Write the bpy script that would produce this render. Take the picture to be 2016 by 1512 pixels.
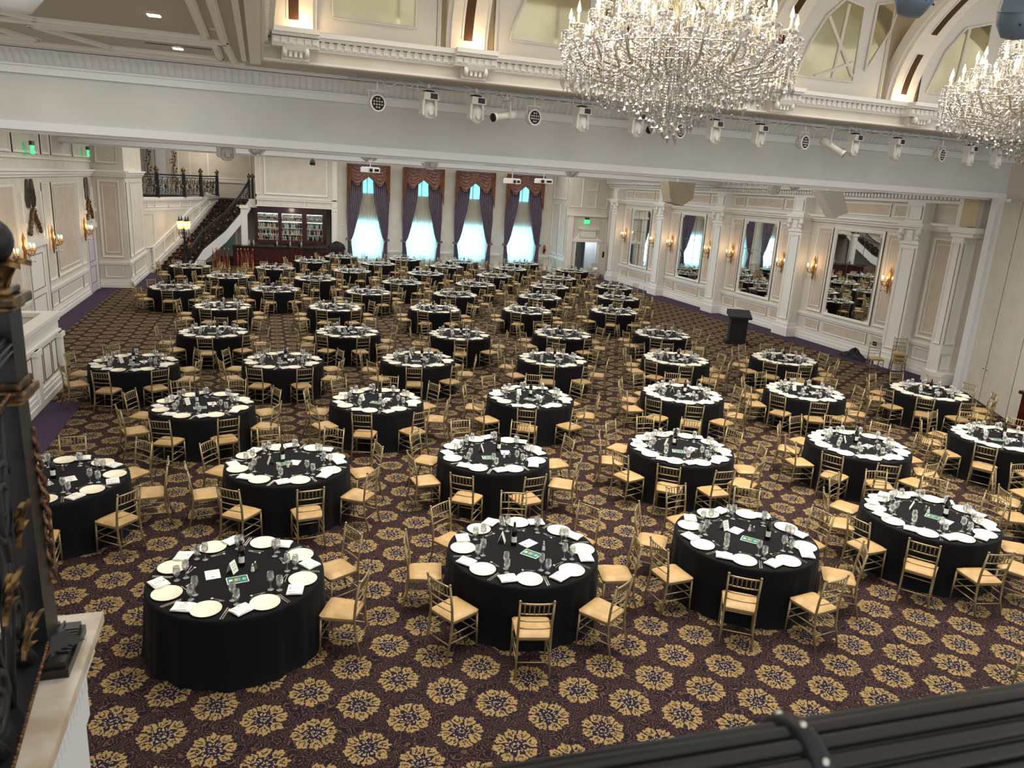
import bpy, math, random
import numpy as np
from mathutils import Matrix, Vector
random.seed(7)
PI = math.pi
C = bpy.context.scene.collection
for o in list(bpy.data.objects):
    bpy.data.objects.remove(o, do_unlink=True)

# ---------------------------------------------------------------- camera
# Room frame: x to the right across the ballroom, y down its length, z up from the carpet (metres).
cam_data = bpy.data.cameras.new('camera')
cam_data.sensor_width = 36.0
cam_data.lens = 36.0 * 1470.1 / 2016
cam_data.clip_start = 0.05
cam_data.clip_end = 300
cam = bpy.data.objects.new('camera', cam_data)
C.objects.link(cam)
R_ = Vector((0.94993, -0.3069, 0.05866)); U_ = Vector((0.02426, 0.25964, 0.9654)); B_ = Vector((-0.31151, -0.91564, 0.25408))
M_ = Matrix.Identity(4)
for i_ in range(3):
    M_[i_][0] = R_[i_]; M_[i_][1] = U_[i_]; M_[i_][2] = B_[i_]
M_[2][3] = 5.007
cam.matrix_world = M_
bpy.context.scene.camera = cam
cam_data.dof.use_dof = True
cam_data.dof.focus_distance = 16.0
cam_data.dof.aperture_fstop = 5.5

# ---------------------------------------------------------------- world, exposure, lights
sc = bpy.context.scene
sc.view_settings.view_transform = 'Standard'
sc.view_settings.look = 'None'
sc.view_settings.gamma = 1.0
sc.view_settings.use_curve_mapping = False
sc.view_settings.exposure = 0.0

world = bpy.data.worlds.new('world'); sc.world = world
world.use_nodes = True
wn = world.node_tree; wn.nodes.clear()
w_out = wn.nodes.new('ShaderNodeOutputWorld'); w_bg = wn.nodes.new('ShaderNodeBackground')
w_tc = wn.nodes.new('ShaderNodeTexCoord'); w_sep = wn.nodes.new('ShaderNodeSeparateXYZ')
w_map = wn.nodes.new('ShaderNodeMapRange'); w_mix = wn.nodes.new('ShaderNodeMix'); w_mix.data_type = 'RGBA'
w_str = wn.nodes.new('ShaderNodeMapRange')
wn.links.new(w_tc.outputs['Generated'], w_sep.inputs[0])
w_map.inputs['From Min'].default_value = 0.55; w_map.inputs['From Max'].default_value = 0.75
wn.links.new(w_sep.outputs['Y'], w_map.inputs['Value'])
wn.links.new(w_map.outputs[0], w_mix.inputs['Factor'])
w_mix.inputs['A'].default_value = (1.0, 0.98, 0.95, 1)      # ambient fill added through the open side behind the camera
w_mix.inputs['B'].default_value = (0.26, 0.78, 1.0, 1)      # cool daylight sky outside the windows
w_str.inputs['To Min'].default_value = 0.98; w_str.inputs['To Max'].default_value = 3.5
wn.links.new(w_map.outputs[0], w_str.inputs['Value'])
wn.links.new(w_mix.outputs['Result'], w_bg.inputs['Color'])
wn.links.new(w_str.outputs[0], w_bg.inputs['Strength'])
wn.links.new(w_bg.outputs[0], w_out.inputs[0])

def area(name, loc, sx, sy, power, col=(1, 0.93, 0.83), rot=(0, 0, 0), spread=PI):
    d = bpy.data.lights.new(name, 'AREA'); d.shape = 'RECTANGLE'; d.size = sx; d.size_y = sy
    d.energy = power; d.color = col; d.spread = spread
    o = bpy.data.objects.new(name, d); o.location = loc; o.rotation_euler = rot; C.objects.link(o); return o
def point(name, loc, power, col=(1, 0.72, 0.42), r=0.06):
    d = bpy.data.lights.new(name, 'POINT'); d.energy = power; d.color = col; d.shadow_soft_size = r
    o = bpy.data.objects.new(name, d); o.location = loc; C.objects.link(o); return o
area('ceiling_downlight_glow', (6.5, 24.0, 6.5), 22, 9, 1150, (1, 0.95, 0.88))
area('ceiling_downlight_glow', (6.5, 37.0, 6.5), 22, 12, 1400, (1, 0.95, 0.88))
area('vault_downlight_glow', (8.0, 9.5, 9.6), 15, 8, 1450, spread=2.0)
area('soffit_downlight_glow', (-3.2, 11.0, 6.85), 5, 9, 200)
for u_ in (0.75, 4.05, 7.4, 10.95, 14.7, 18.2):
    point('cove_light', (u_, 15.25, 7.62), 9, (1, 0.68, 0.32), 0.1)
for u_ in (5.73, 8.89, 12.0, 15.13):
    area('window_daylight', (u_, 45.2, 1.65), 1.5, 1.9, 150, (0.36, 0.76, 1.0), (-PI/2, 0, 0))
point('gallery_fill', (-3.2, 46.8, 5.9), 75, (1, 0.88, 0.72), 0.2)  # unseen fill added to lift the dark gallery
point('bar_lamp', (1.6, 44.9, 3.0), 14, (1, 0.88, 0.72), 0.15)

# ---------------------------------------------------------------- materials
def lin(c):
    return tuple((x/255/12.92 if x/255 <= 0.04045 else ((x/255+0.055)/1.055)**2.4) for x in c)
MATS = {}
def mat(name, rgb, rough=0.6, metal=0.0, emit=0.0, spec=0.5, trans=0.0, alpha=1.0, ior=1.45, sheen=0.0, coat=0.0):
    m = bpy.data.materials.new(name); m.use_nodes = True
    b = m.node_tree.nodes['Principled BSDF']; c = lin(rgb)
    b.inputs['Base Color'].default_value = (*c, 1); b.inputs['Roughness'].default_value = rough
    b.inputs['Metallic'].default_value = metal; b.inputs['Specular IOR Level'].default_value = spec
    b.inputs['Transmission Weight'].default_value = trans; b.inputs['IOR'].default_value = ior
    b.inputs['Sheen Weight'].default_value = sheen; b.inputs['Coat Weight'].default_value = coat
    if emit:
        b.inputs['Emission Color'].default_value = (*c, 1); b.inputs['Emission Strength'].default_value = emit
    MATS[name] = m; return m
def noisy(m, rgb2, scale=8.0, lo=0.4, hi=0.6, bump=0.0, detail=4.0):
    nt = m.node_tree; b = nt.nodes['Principled BSDF']
    tc = nt.nodes.new('ShaderNodeTexCoord'); n = nt.nodes.new('ShaderNodeTexNoise')
    n.inputs['Scale'].default_value = scale; n.inputs['Detail'].default_value = detail
    r = nt.nodes.new('ShaderNodeValToRGB')
    r.color_ramp.elements[0].position = lo; r.color_ramp.elements[1].position = hi
    r.color_ramp.elements[0].color = b.inputs['Base Color'].default_value[:]
    r.color_ramp.elements[1].color = (*lin(rgb2), 1)
    nt.links.new(tc.outputs['Object'], n.inputs['Vector']); nt.links.new(n.outputs[0], r.inputs[0])
    nt.links.new(r.outputs[0], b.inputs['Base Color'])
    if bump:
        bp = nt.nodes.new('ShaderNodeBump'); bp.inputs['Strength'].default_value = bump; bp.inputs['Distance'].default_value = 0.01
        nt.links.new(n.outputs[0], bp.inputs['Height']); nt.links.new(bp.outputs[0], b.inputs['Normal'])
    return m
def glassy(name, tint=(235, 240, 242), gl=0.35, rough=0.02, diff=0.0, emit=0.0):
    m = bpy.data.materials.new(name); m.use_nodes = True; nt = m.node_tree; nt.nodes.clear()
    o = nt.nodes.new('ShaderNodeOutputMaterial'); t = nt.nodes.new('ShaderNodeBsdfTransparent')
    g = nt.nodes.new('ShaderNodeBsdfGlossy'); g.inputs['Roughness'].default_value = rough
    t.inputs[0].default_value = (*lin(tint), 1); g.inputs[0].default_value = (1, 1, 1, 1)
    lw = nt.nodes.new('ShaderNodeLayerWeight'); lw.inputs[0].default_value = gl
    mx = nt.nodes.new('ShaderNodeMixShader')
    nt.links.new(lw.outputs['Facing'], mx.inputs[0])
    nt.links.new(t.outputs[0], mx.inputs[1]); nt.links.new(g.outputs[0], mx.inputs[2])
    last = mx
    if diff:
        d = nt.nodes.new('ShaderNodeBsdfDiffuse'); d.inputs[0].default_value = (0.9, 0.89, 0.86, 1)
        m2 = nt.nodes.new('ShaderNodeMixShader'); m2.inputs[0].default_value = diff
        nt.links.new(mx.outputs[0], m2.inputs[1]); nt.links.new(d.outputs[0], m2.inputs[2]); last = m2
    nt.links.new(last.outputs[0], o.inputs[0]); MATS[name] = m; return m

wall_m = noisy(mat('wall_cream', (218, 212, 200), 0.7), (212, 205, 193), 2.0)
beam_m = noisy(mat('header_paint', (206, 210, 208), 0.7), (200, 204, 202), 1.0)
panel_m = noisy(mat('panel_blush', (206, 192, 176), 0.75), (198, 184, 168), 3.0)
tan_m = noisy(mat('panel_tan', (212, 196, 164), 0.75), (204, 188, 156), 2.0)
trim_m = mat('trim_white', (236, 234, 229), 0.45)
cool_m = mat('trim_cool_white', (226, 230, 232), 0.35)
ceil_m = mat('ceiling_taupe', (186, 180, 170), 0.8)
gold_m = mat('chair_gold', (158, 142, 108), 0.34, 0.62)
seat_m = noisy(mat('seat_satin', (190, 156, 104), 0.42, sheen=0.1), (168, 136, 88), 9.0, 0.3, 0.7)
seatrim_m = mat('seat_band', (158, 132, 90), 0.5, 0.2)
cloth_m = mat('black_cloth', (11, 12, 15), 0.85, sheen=0.02, spec=0.18)
plate_m = mat('ivory_china', (236, 228, 204), 0.28, coat=0.2)
napkin_m = mat('white_linen', (236, 233, 228), 0.8)
card_m = mat('white_card', (240, 238, 233), 0.6)
ink_m = mat('printed_ink', (120, 118, 116), 0.7)
ink2_m = mat('printed_black', (50, 50, 52), 0.7)
green_m = mat('program_green', (22, 110, 78), 0.4)
blue_m = mat('program_blue', (70, 140, 200), 0.4)
orange_m = mat('program_orange', (200, 140, 60), 0.4)
steel_m = mat('cutlery_steel', (205, 200, 192), 0.22, 1.0)
wine_m = mat('bottle_glass', (10, 14, 12), 0.08, coat=0.4)
winelab_m = mat('bottle_label', (232, 228, 220), 0.6)
foil_m = mat('bottle_foil', (26, 20, 22), 0.35, 0.4)
black_m = mat('iron_black', (34, 35, 37), 0.4, 0.3)
blackrail_m = mat('fluted_iron', (46, 45, 43), 0.3, 0.4)
oldgold_m = noisy(mat('leaf_gold', (150, 118, 72), 0.4, 0.7), (64, 50, 38), 26, 0.38, 0.6)
copper_m = noisy(mat('rope_copper', (138, 102, 74), 0.42, 0.6), (74, 52, 40), 60, 0.4, 0.6)
brass_m = mat('sconce_brass', (178, 134, 66), 0.3, 0.9)
darkgold_m = mat('mould_gilt', (140, 108, 66), 0.5, 0.4)
marble_m = noisy(mat('ledge_marble', (226, 216, 200), 0.18), (196, 178, 154), 3.2, 0.44, 0.56, 0.0, 6)
maho_m = noisy(mat('mahogany', (74, 22, 24), 0.32, coat=0.3), (46, 14, 16), 6)
counter_m = noisy(mat('black_granite', (24, 24, 28), 0.14), (150, 150, 154), 60, 0.58, 0.7)
purple_m = noisy(mat('purple_carpet', (62, 44, 72), 0.95), (50, 34, 58), 180, 0.3, 0.7)
redrope_m = mat('velvet_rope', (130, 24, 30), 0.8, sheen=0.5)
drape_m = noisy(mat('drape_plum', (134, 120, 138), 0.75, sheen=0.3), (98, 86, 108), 14, 0.42, 0.58)
swag_m = noisy(mat('swag_copper', (140, 100, 86), 0.55, sheen=0.3), (106, 72, 64), 6)
jabot_m = noisy(mat('jabot_orange', (150, 108, 72), 0.6), (118, 78, 54), 10)
liner_m = noisy(mat('swag_liner', (88, 74, 92), 0.7), (70, 58, 76), 8)
whitemetal_m = mat('fixture_white', (226, 226, 222), 0.35)
greymetal_m = mat('fixture_grey', (110, 124, 138), 0.3, 0.2)
darkpl_m = mat('fixture_black', (18, 18, 20), 0.3)
pipe_m = mat('pipe_paint', (190, 202, 214), 0.4)
lens_m = mat('lens_glass', (190, 196, 200), 0.08, coat=0.6)
mirror_m = mat('mirror_silver', (226, 228, 224), 0.015, 1.0)
seam_m = mat('mirror_seam', (90, 92, 92), 0.2, 0.6)
grille_m = mat('bronze_grille', (86, 60, 40), 0.5, 0.5)
flame_m = mat('lamp_flame', (255, 216, 150), 0.4, emit=11.0)
down_m = mat('downlight_lens', (255, 240, 205), 0.4, emit=14.0)
lantern_m = mat('lantern_glass', (255, 206, 120), 0.4, emit=2.2)
exit_m = mat('exit_green', (40, 210, 130), 0.4, emit=1.6)
exitbox_m = mat('exit_housing', (60, 66, 62), 0.4)
bag_m = noisy(mat('dark_bundle', (22, 26, 36), 0.7), (10, 12, 18), 20)
red_m = mat('extinguisher_red', (176, 28, 30), 0.3)
doorgrey_m = mat('corridor_grey', (120, 122, 122), 0.6)
brightwall_m = mat('corridor_white', (236, 240, 244), 0.6)
lavender_m = mat('door_lavender', (200, 192, 206), 0.6)
led_m = mat('shelf_light', (190, 235, 235), 0.4, emit=3.0)
beige_m = noisy(mat('speaker_cover', (196, 186, 168), 0.9), (180, 170, 152), 4, 0.3, 0.7)
crystal_m = glassy('crystal', (214, 212, 210), 0.66, 0.07, 0.10)
glass_m = glassy('drinking_glass', (240, 242, 242), 0.42, 0.03, 0.06)
pane_m = glassy('window_pane', (244, 250, 252), 0.05, 0.02)
# sheer curtain: lets light through and scatters it
sheer_m = bpy.data.materials.new('sheer_voile'); sheer_m.use_nodes = True
nt = sheer_m.node_tree; nt.nodes.clear()
o_ = nt.nodes.new('ShaderNodeOutputMaterial'); a_ = nt.nodes.new('ShaderNodeBsdfTransparent'); b_ = nt.nodes.new('ShaderNodeBsdfTranslucent')
d_ = nt.nodes.new('ShaderNodeBsdfDiffuse'); m1 = nt.nodes.new('ShaderNodeMixShader'); m2 = nt.nodes.new('ShaderNodeMixShader')
l_ = nt.nodes.new('ShaderNodeLayerWeight'); l_.inputs[0].default_value = 0.5; r_ = nt.nodes.new('ShaderNodeMapRange'); r_.inputs['To Min'].default_value = 0.52; r_.inputs['To Max'].default_value = 0.02; nt.links.new(l_.outputs['Facing'], r_.inputs['Value']); nt.links.new(r_.outputs[0], m2.inputs[0])
a_.inputs[0].default_value = (0.92, 0.96, 0.97, 1); b_.inputs[0].default_value = (0.9, 0.9, 0.86, 1); d_.inputs[0].default_value = (*lin((206, 196, 178)), 1)
m1.inputs[0].default_value = 0.42; m2.inputs[0].default_value = 0.36
nt.links.new(b_.outputs[0], m1.inputs[1]); nt.links.new(d_.outputs[0], m1.inputs[2])
nt.links.new(m1.outputs[0], m2.inputs[1]); nt.links.new(a_.outputs[0], m2.inputs[2]); nt.links.new(m2.outputs[0], o_.inputs[0])

# carpet: gold medallions on a staggered lattice over aubergine scrollwork
def carpet(name):
    m = bpy.data.materials.new(name); m.use_nodes = True; nt = m.node_tree
    b = nt.nodes['Principled BSDF']; b.inputs['Roughness'].default_value = 0.95; b.inputs['Specular IOR Level'].default_value = 0.15
    L = nt.links
    def mth(op, a, c=None, d=None):
        n = nt.nodes.new('ShaderNodeMath'); n.operation = op
        for k, v in enumerate((a, c, d)):
            if v is None: continue
            if isinstance(v, (int, float)): n.inputs[k].default_value = v
            else: L.new(v, n.inputs[k])
        return n.outputs[0]
    tc = nt.nodes.new('ShaderNodeTexCoord'); nz = nt.nodes.new('ShaderNodeTexNoise')
    nz.inputs['Scale'].default_value = 16; nz.inputs['Detail'].default_value = 3
    L.new(tc.outputs['Object'], nz.inputs['Vector'])
    sp = nt.nodes.new('ShaderNodeSeparateXYZ'); L.new(tc.outputs['Object'], sp.inputs[0])
    ns = nt.nodes.new('ShaderNodeSeparateColor'); L.new(nz.outputs['Color'], ns.inputs[0])
    x = mth('ADD', sp.outputs[0], mth('MULTIPLY', mth('SUBTRACT', ns.outputs[0], 0.5), 0.085))
    y = mth('ADD', sp.outputs[1], mth('MULTIPLY', mth('SUBTRACT', ns.outputs[1], 0.5), 0.085))
    PX, PY = 0.886, 0.604
    def cell(ox, oy):
        cx = mth('MULTIPLY', mth('SUBTRACT', mth('FRACT', mth('ADD', mth('DIVIDE', mth('SUBTRACT', x, ox), PX), 100.5)), 0.5), PX)
        cy = mth('MULTIPLY', mth('SUBTRACT', mth('FRACT', mth('ADD', mth('DIVIDE', mth('SUBTRACT', y, oy), PY), 100.5)), 0.5), PY)
        r = mth('SQRT', mth('ADD', mth('MULTIPLY', cx, cx), mth('MULTIPLY', cy, cy)))
        return cx, cy, r
    ax, ay, ar = cell(2.555, 5.775); bx, by, br = cell(2.555+PX/2, 5.775+PY/2)
    s = mth('LESS_THAN', ar, br)
    def sel(p, q): return mth('ADD', mth('MULTIPLY', p, s), mth('MULTIPLY', q, mth('SUBTRACT', 1.0, s)))
    cx, cy, r = sel(ax, bx), sel(ay, by), sel(ar, br)
    th = mth('ARCTAN2', cy, cx)
    c8 = mth('COSINE', mth('MULTIPLY', th, 8.0)); c16 = mth('COSINE', mth('MULTIPLY', th, 16.0)); c24 = mth('COSINE', mth('MULTIPLY', th, 24.0))
    outer = mth('ADD', 0.200, mth('ADD', mth('MULTIPLY', c8, 0.012), mth('MULTIPLY', c24, 0.010)))
    inner = mth('ADD', 0.112, mth('MULTIPLY', c8, -0.020))
    ring = mth('MULTIPLY', mth('LESS_THAN', r, outer), mth('GREATER_THAN', r, inner))
    cut = mth('MULTIPLY', mth('LESS_THAN', c8, -0.93), mth('LESS_THAN', r, 0.30))
    ring = mth('MULTIPLY', ring, mth('SUBTRACT', 1.0, cut))
    vein = mth('MULTIPLY', mth('LESS_THAN', c24, -0.62), mth('MULTIPLY', mth('GREATER_THAN', r, 0.132), mth('LESS_THAN', r, 0.178)))
    vein = mth('MAXIMUM', vein, mth('MULTIPLY', mth('GREATER_THAN', c8, 0.9), mth('MULTIPLY', mth('GREATER_THAN', r, 0.120), mth('LESS_THAN', r, 0.150))))
    ring = mth('MULTIPLY', ring, mth('SUBTRACT', 1.0, vein))
    dots = mth('MULTIPLY', mth('MULTIPLY', mth('GREATER_THAN', r, 0.066), mth('LESS_THAN', r, 0.088)), mth('GREATER_THAN', c16, 0.1))
    core = mth('MULTIPLY', mth('MULTIPLY', mth('GREATER_THAN', r, 0.022), mth('LESS_THAN', r, 0.040)), mth('GREATER_THAN', c8, -0.1))
    dots = mth('MAXIMUM', dots, core)
    inside = mth('LESS_THAN', r, mth('ADD', outer, 0.012))
    # scrollwork in the ground
    v1 = nt.nodes.new('ShaderNodeTexVoronoi'); v1.inputs['Scale'].default_value = 6.5
    cmb = nt.nodes.new('ShaderNodeCombineXYZ'); L.new(x, cmb.inputs[0]); L.new(y, cmb.inputs[1]); L.new(cmb.outputs[0], v1.inputs['Vector'])
    sw = mth('SINE', mth('ADD', mth('MULTIPLY', v1.outputs['Distance'], 46.0), mth('MULTIPLY', ns.outputs[2], 9.0)))
    scroll = mth('MULTIPLY', mth('GREATER_THAN', sw, 0.74), mth('SUBTRACT', 1.0, inside))
    n2 = nt.nodes.new('ShaderNodeTexNoise'); n2.inputs['Scale'].default_value = 70; L.new(tc.outputs['Object'], n2.inputs['Vector'])
    gaps = mth('GREATER_THAN', n2.outputs[0], 0.42)
    scroll = mth('MULTIPLY', scroll, gaps)
    def mix(f, c1, c2):
        n = nt.nodes.new('ShaderNodeMix'); n.data_type = 'RGBA'; L.new(f, n.inputs['Factor'])
        for k, c in (('A', c1), ('B', c2)):
            if isinstance(c, tuple): n.inputs[k].default_value = (*lin(c), 1)
            else: L.new(c, n.inputs[k])
        return n.outputs['Result']
    red = mth('GREATER_THAN', mth('SINE', mth('MULTIPLY', v1.outputs['Distance'], 30.0)), 0.2)
    col = mix(red, (28, 19, 29), (37, 25, 30))
    col = mix(inside, col, (34, 26, 40))
    col = mix(scroll, col, (92, 68, 50))
    ragged = mth('MULTIPLY', ring, mth('GREATER_THAN', n2.outputs[0], 0.40))
    gold = mix(n2.outputs[0], (174, 148, 96), (114, 92, 56))
    col = mix(ragged, col, gold)
    col = mix(dots, col, (150, 134, 108))
    L.new(col, b.inputs['Base Color']); MATS[name] = m; return m
carpet_m = carpet('ballroom_carpet')

# ---------------------------------------------------------------- mesh builder
class MB:
    def __init__(s): s.v = []; s.f = []; s.m = []; s.sm = []
    def add(s, vs, fs, mi=0, smooth=False):
        b = len(s.v); s.v.extend(vs)
        for f in fs: s.f.append(tuple(i+b for i in f)); s.m.append(mi); s.sm.append(smooth)
    def box(s, x0, x1, y0, y1, z0, z1, mi=0):
        if x0 > x1: x0, x1 = x1, x0
        if y0 > y1: y0, y1 = y1, y0
        if z0 > z1: z0, z1 = z1, z0
        s.add([(x0,y0,z0),(x1,y0,z0),(x1,y1,z0),(x0,y1,z0),(x0,y0,z1),(x1,y0,z1),(x1,y1,z1),(x0,y1,z1)],
              [(0,3,2,1),(4,5,6,7),(0,1,5,4),(1,2,6,5),(2,3,7,6),(3,0,4,7)], mi)
    def obox(s, O, A, N, a0, a1, n0, n1, z0, z1, mi=0):
        """box along direction A (horizontal), out along N, from point O"""
        P = [(a, n, z) for z in (z0, z1) for a, n in ((a0,n0),(a1,n0),(a1,n1),(a0,n1))]
        vs = [(O[0]+A[0]*a+N[0]*n, O[1]+A[1]*a+N[1]*n, z) for a, n, z in P]
        s.add(vs, [(0,3,2,1),(4,5,6,7),(0,1,5,4),(1,2,6,5),(2,3,7,6),(3,0,4,7)], mi)
    def prism(s, poly, y0, y1, mi=0, ax=1):
        """polygon in the plane across axis ax, extruded y0..y1"""
        n = len(poly)
        def P(a, b, y): return [(y,a,b),(a,y,b),(a,b,y)][ax]
        vs = [P(a,b,y0) for a,b in poly]+[P(a,b,y1) for a,b in poly]
        s.add(vs, [tuple(range(n)), tuple(range(2*n-1, n-1, -1))]+[(i,(i+1)%n,(i+1)%n+n,i+n) for i in range(n)], mi)
    def tube(s, pts, r, n=6, mi=0, cap=True, smooth=True):
        pts = [Vector(p) for p in pts]; k = len(pts)
        rs = r if isinstance(r, (list, tuple)) else [r]*k
        t = (pts[1]-pts[0]).normalized()
        up = Vector((0,0,1)) if abs(t.z) < 0.9 else Vector((1,0,0))
        a = t.cross(up).normalized(); vs = []
        for i in range(k):
            if i == 0: d = pts[1]-pts[0]
            elif i == k-1: d = pts[-1]-pts[-2]
            else: d = pts[i+1]-pts[i-1]
            if d.length < 1e-9: d = t
            d = d.normalized(); a = (a-d*a.dot(d)).normalized(); b = d.cross(a)
            for j in range(n):
                th = 2*PI*j/n; vs.append(tuple(pts[i]+(a*math.cos(th)+b*math.sin(th))*rs[i]))
        fs = [(i*n+j, i*n+(j+1)%n, (i+1)*n+(j+1)%n, (i+1)*n+j) for i in range(k-1) for j in range(n)]
        if cap: fs += [tuple(range(n-1,-1,-1)), tuple(range((k-1)*n, k*n))]
        s.add(vs, fs, mi, smooth)
    def lathe(s, prof, c=(0,0,0), n=16, mi=0, smooth=True, axis='z', fl=None):
        """prof: list of (r,z)"""
        vs = []; k = len(prof)
        for r, z in prof:
            for j in range(n):
                th = 2*PI*j/n; rr = r*(fl(th) if fl else 1)
                p = (rr*math.cos(th), rr*math.sin(th), z)
                if axis == 'x': p = (p[2], p[0], p[1])
                if axis == 'y': p = (p[0], p[2], p[1])
                vs.append((c[0]+p[0], c[1]+p[1], c[2]+p[2]))
        fs = [(i*n+j, i*n+(j+1)%n, (i+1)*n+(j+1)%n, (i+1)*n+j) for i in range(k-1) for j in range(n)]
        if prof[0][0] > 1e-5: fs.append(tuple(range(n-1,-1,-1)))
        if prof[-1][0] > 1e-5: fs.append(tuple(range((k-1)*n, k*n)))
        s.add(vs, fs, mi, smooth)
    def sphere(s, c, r, n=10, mi=0, sz=1.0):
        m = max(4, n//2)
        s.lathe([(max(r*math.sin(PI*i/m), 1e-6), -r*sz*math.cos(PI*i/m)) for i in range(m+1)], c, n, mi)
    def octa(s, c, w, h1, h2, mi=0):
        x, y, z = c
        s.add([(x+w,y,z),(x,y+w,z),(x-w,y,z),(x,y-w,z),(x,y,z+h1),(x,y,z-h2)],
              [(0,1,4),(1,2,4),(2,3,4),(3,0,4),(1,0,5),(2,1,5),(3,2,5),(0,3,5)], mi)
    def grid(s, fn, nu, nv, mi=0, smooth=True, thick=0.0):
        vs = [fn(i/nu, j/nv) for j in range(nv+1) for i in range(nu+1)]
        fs = [(j*(nu+1)+i, j*(nu+1)+i+1, (j+1)*(nu+1)+i+1, (j+1)*(nu+1)+i) for j in range(nv) for i in range(nu)]
        s.add(vs, fs, mi, smooth)
    def frame(s, O, A, N, a0, a1, z0, z1, w=0.06, d=0.03, mi=0):
        """picture-frame moulding of two steps on a wall"""
        for (ww, dd) in ((w, d*0.55), (w*0.5, d)):
            s.obox(O, A, N, a0, a1, 0, dd, z1-ww, z1, mi); s.obox(O, A, N, a0, a1, 0, dd, z0, z0+ww, mi)
            s.obox(O, A, N, a0, a0+ww, 0, dd, z0+ww, z1-ww, mi); s.obox(O, A, N, a1-ww, a1, 0, dd, z0+ww, z1-ww, mi)
    def merge(s, o, T=None):
        b = len(s.v)
        if T is None: s.v.extend(o.v)
        else:
            a = np.array(o.v); a = a@np.array(T.to_3x3()).T+np.array(T.translation); s.v.extend(map(tuple, a))
        s.f.extend(tuple(i+b for i in f) for f in o.f); s.m.extend(o.m); s.sm.extend(o.sm)
    def mesh(s, name, mats):
        me = bpy.data.meshes.new(name); me.from_pydata(s.v, [], s.f)
        for m in (mats if isinstance(mats, (list, tuple)) else [mats]): me.materials.append(m)
        me.polygons.foreach_set('material_index', s.m); me.polygons.foreach_set('use_smooth', s.sm)
        me.update(); return me
    def build(s, name, mats, parent=None, loc=None):
        o = bpy.data.objects.new(name, s.mesh(name, mats)); C.objects.link(o)
        if parent: o.parent = parent; KIDS.setdefault(parent.name, []).append(o)
        if loc: o.location = loc
        return o
def tag(o, label, cat, group=None, kind=None):
    o['label'] = label; o['category'] = cat
    if group: o['group'] = group
    if kind: o['kind'] = kind
    return o
def thing(name, label, cat, loc=(0,0,0), rz=0, group=None, rot=None):
    o = bpy.data.objects.new(name, None); C.objects.link(o); o.location = loc
    o.rotation_euler = rot if rot else (0,0,rz); o.empty_display_size = 0.1
    return tag(o, label, cat, group)
KIDS = {}
def kids_of(o):
    return KIDS.get(o.name, ())
def dup(root, loc, rz=None, label=None, group=None, rot=None):
    r = root.copy(); C.objects.link(r); r.location = loc
    if rot is not None: r.rotation_euler = rot
    elif rz is not None: r.rotation_euler = (0,0,rz)
    if label: r['label'] = label
    if group: r['group'] = group
    for ch in kids_of(root):
        c = ch.copy(); C.objects.link(c); c.parent = r
        for g in kids_of(ch):
            d = g.copy(); C.objects.link(d); d.parent = c
    return r
def struct(name, mb, mats):
    o = mb.build(name, mats); o['kind'] = 'structure'; return o

# ================================================================ THE ROOM
XA, YA = (1,0,0), (0,1,0)
XL, XR, YF = -6.5, 19.8, 44.6
BEAM = 16.3
m = MB(); m.add([(-9,-3,0),(22,-3,0),(22,50,0),(-9,50,0)], [(0,1,2,3)]); struct('floor', m, carpet_m)
m = MB()
for x0,x1,y0,y1 in ((XL,-5.75,17.48,34.7),(-6.6,-3.77,-2,17.48),(18.7,XR,16.5,43.4),(-9,-4.3,34.7,39.6),(-4.3,XR,43.4,44.6)):
    m.box(x0,x1,y0,y1,0.001,0.005)
struct('floor', m, purple_m)

# left wall -------------------------------------------------------
LO, LA, LN = (XL,0,0), (0,1,0), (1,0,0)
m = MB(); m.box(XL-0.2, XL, 2, 32.75, 0, 7.2); m.box(XL-0.2, XL, 32.75, 34.35, 2.75, 7.2); m.box(XL-0.2, XL, 34.35, 34.8, 0, 7.2)
m.box(XL, -5.3, 34.7, 39.5, 0, 7.2)
struct('wall_left', m, wall_m)
m = MB()
def base(O, A, N, a0, a1, mb):
    mb.obox(O,A,N,a0,a1,0,0.07,0,0.14); mb.obox(O,A,N,a0,a1,0,0.05,0.14,0.26); mb.obox(O,A,N,a0,a1,0,0.03,0.26,0.34)
def rail(O, A, N, a0, a1, mb, z=1.0):
    mb.obox(O,A,N,a0,a1,0,0.07,z-0.03,z+0.03); mb.obox(O,A,N,a0,a1,0,0.04,z-0.1,z-0.03)
def cornice(O, A, N, a0, a1, mb, z=4.65, k=1.0):
    mb.obox(O,A,N,a0,a1,0,0.06*k,z-0.22,z-0.14); mb.obox(O,A,N,a0,a1,0,0.12*k,z-0.14,z-0.05); mb.obox(O,A,N,a0,a1,0,0.18*k,z-0.05,z+0.03)
for a0,a1 in ((2,24.75),(26.9,32.65),(34.4,34.7)):
    base(LO,LA,LN,a0,a1,m); rail(LO,LA,LN,a0,a1,m)
cornice(LO,LA,LN,2,34.7,m,4.7); m.obox(LO,LA,LN,2,34.7,0,0.05,5.0,5.05)
for a0,a1 in ((22.2,24.2),(27.2,27.9),(28.1,31.6),(31.8,32.5)):
    m.frame(LO,LA,LN,a0,a1,0.42,0.84,0.05)
m.frame(LO,LA,LN,28.3,31.7,1.25,4.3,0.08,0.05); m.frame(LO,LA,LN,28.55,31.45,1.45,4.15,0.03,0.03)
m.frame(LO,LA,LN,22.3,24.3,1.25,4.3,0.08,0.05)
for a0,a1 in ((27.15,28.05),(31.85,32.6)): m.frame(LO,LA,LN,a0,a1,1.25,4.3,0.05,0.04)
for a0,a1 in ((22.4,24.4),(24.6,27.2),(27.5,28.5),(28.7,31.5),(31.7,34.4)): m.frame(LO,LA,LN,a0,a1,5.15,6.9,0.07,0.05)
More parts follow.
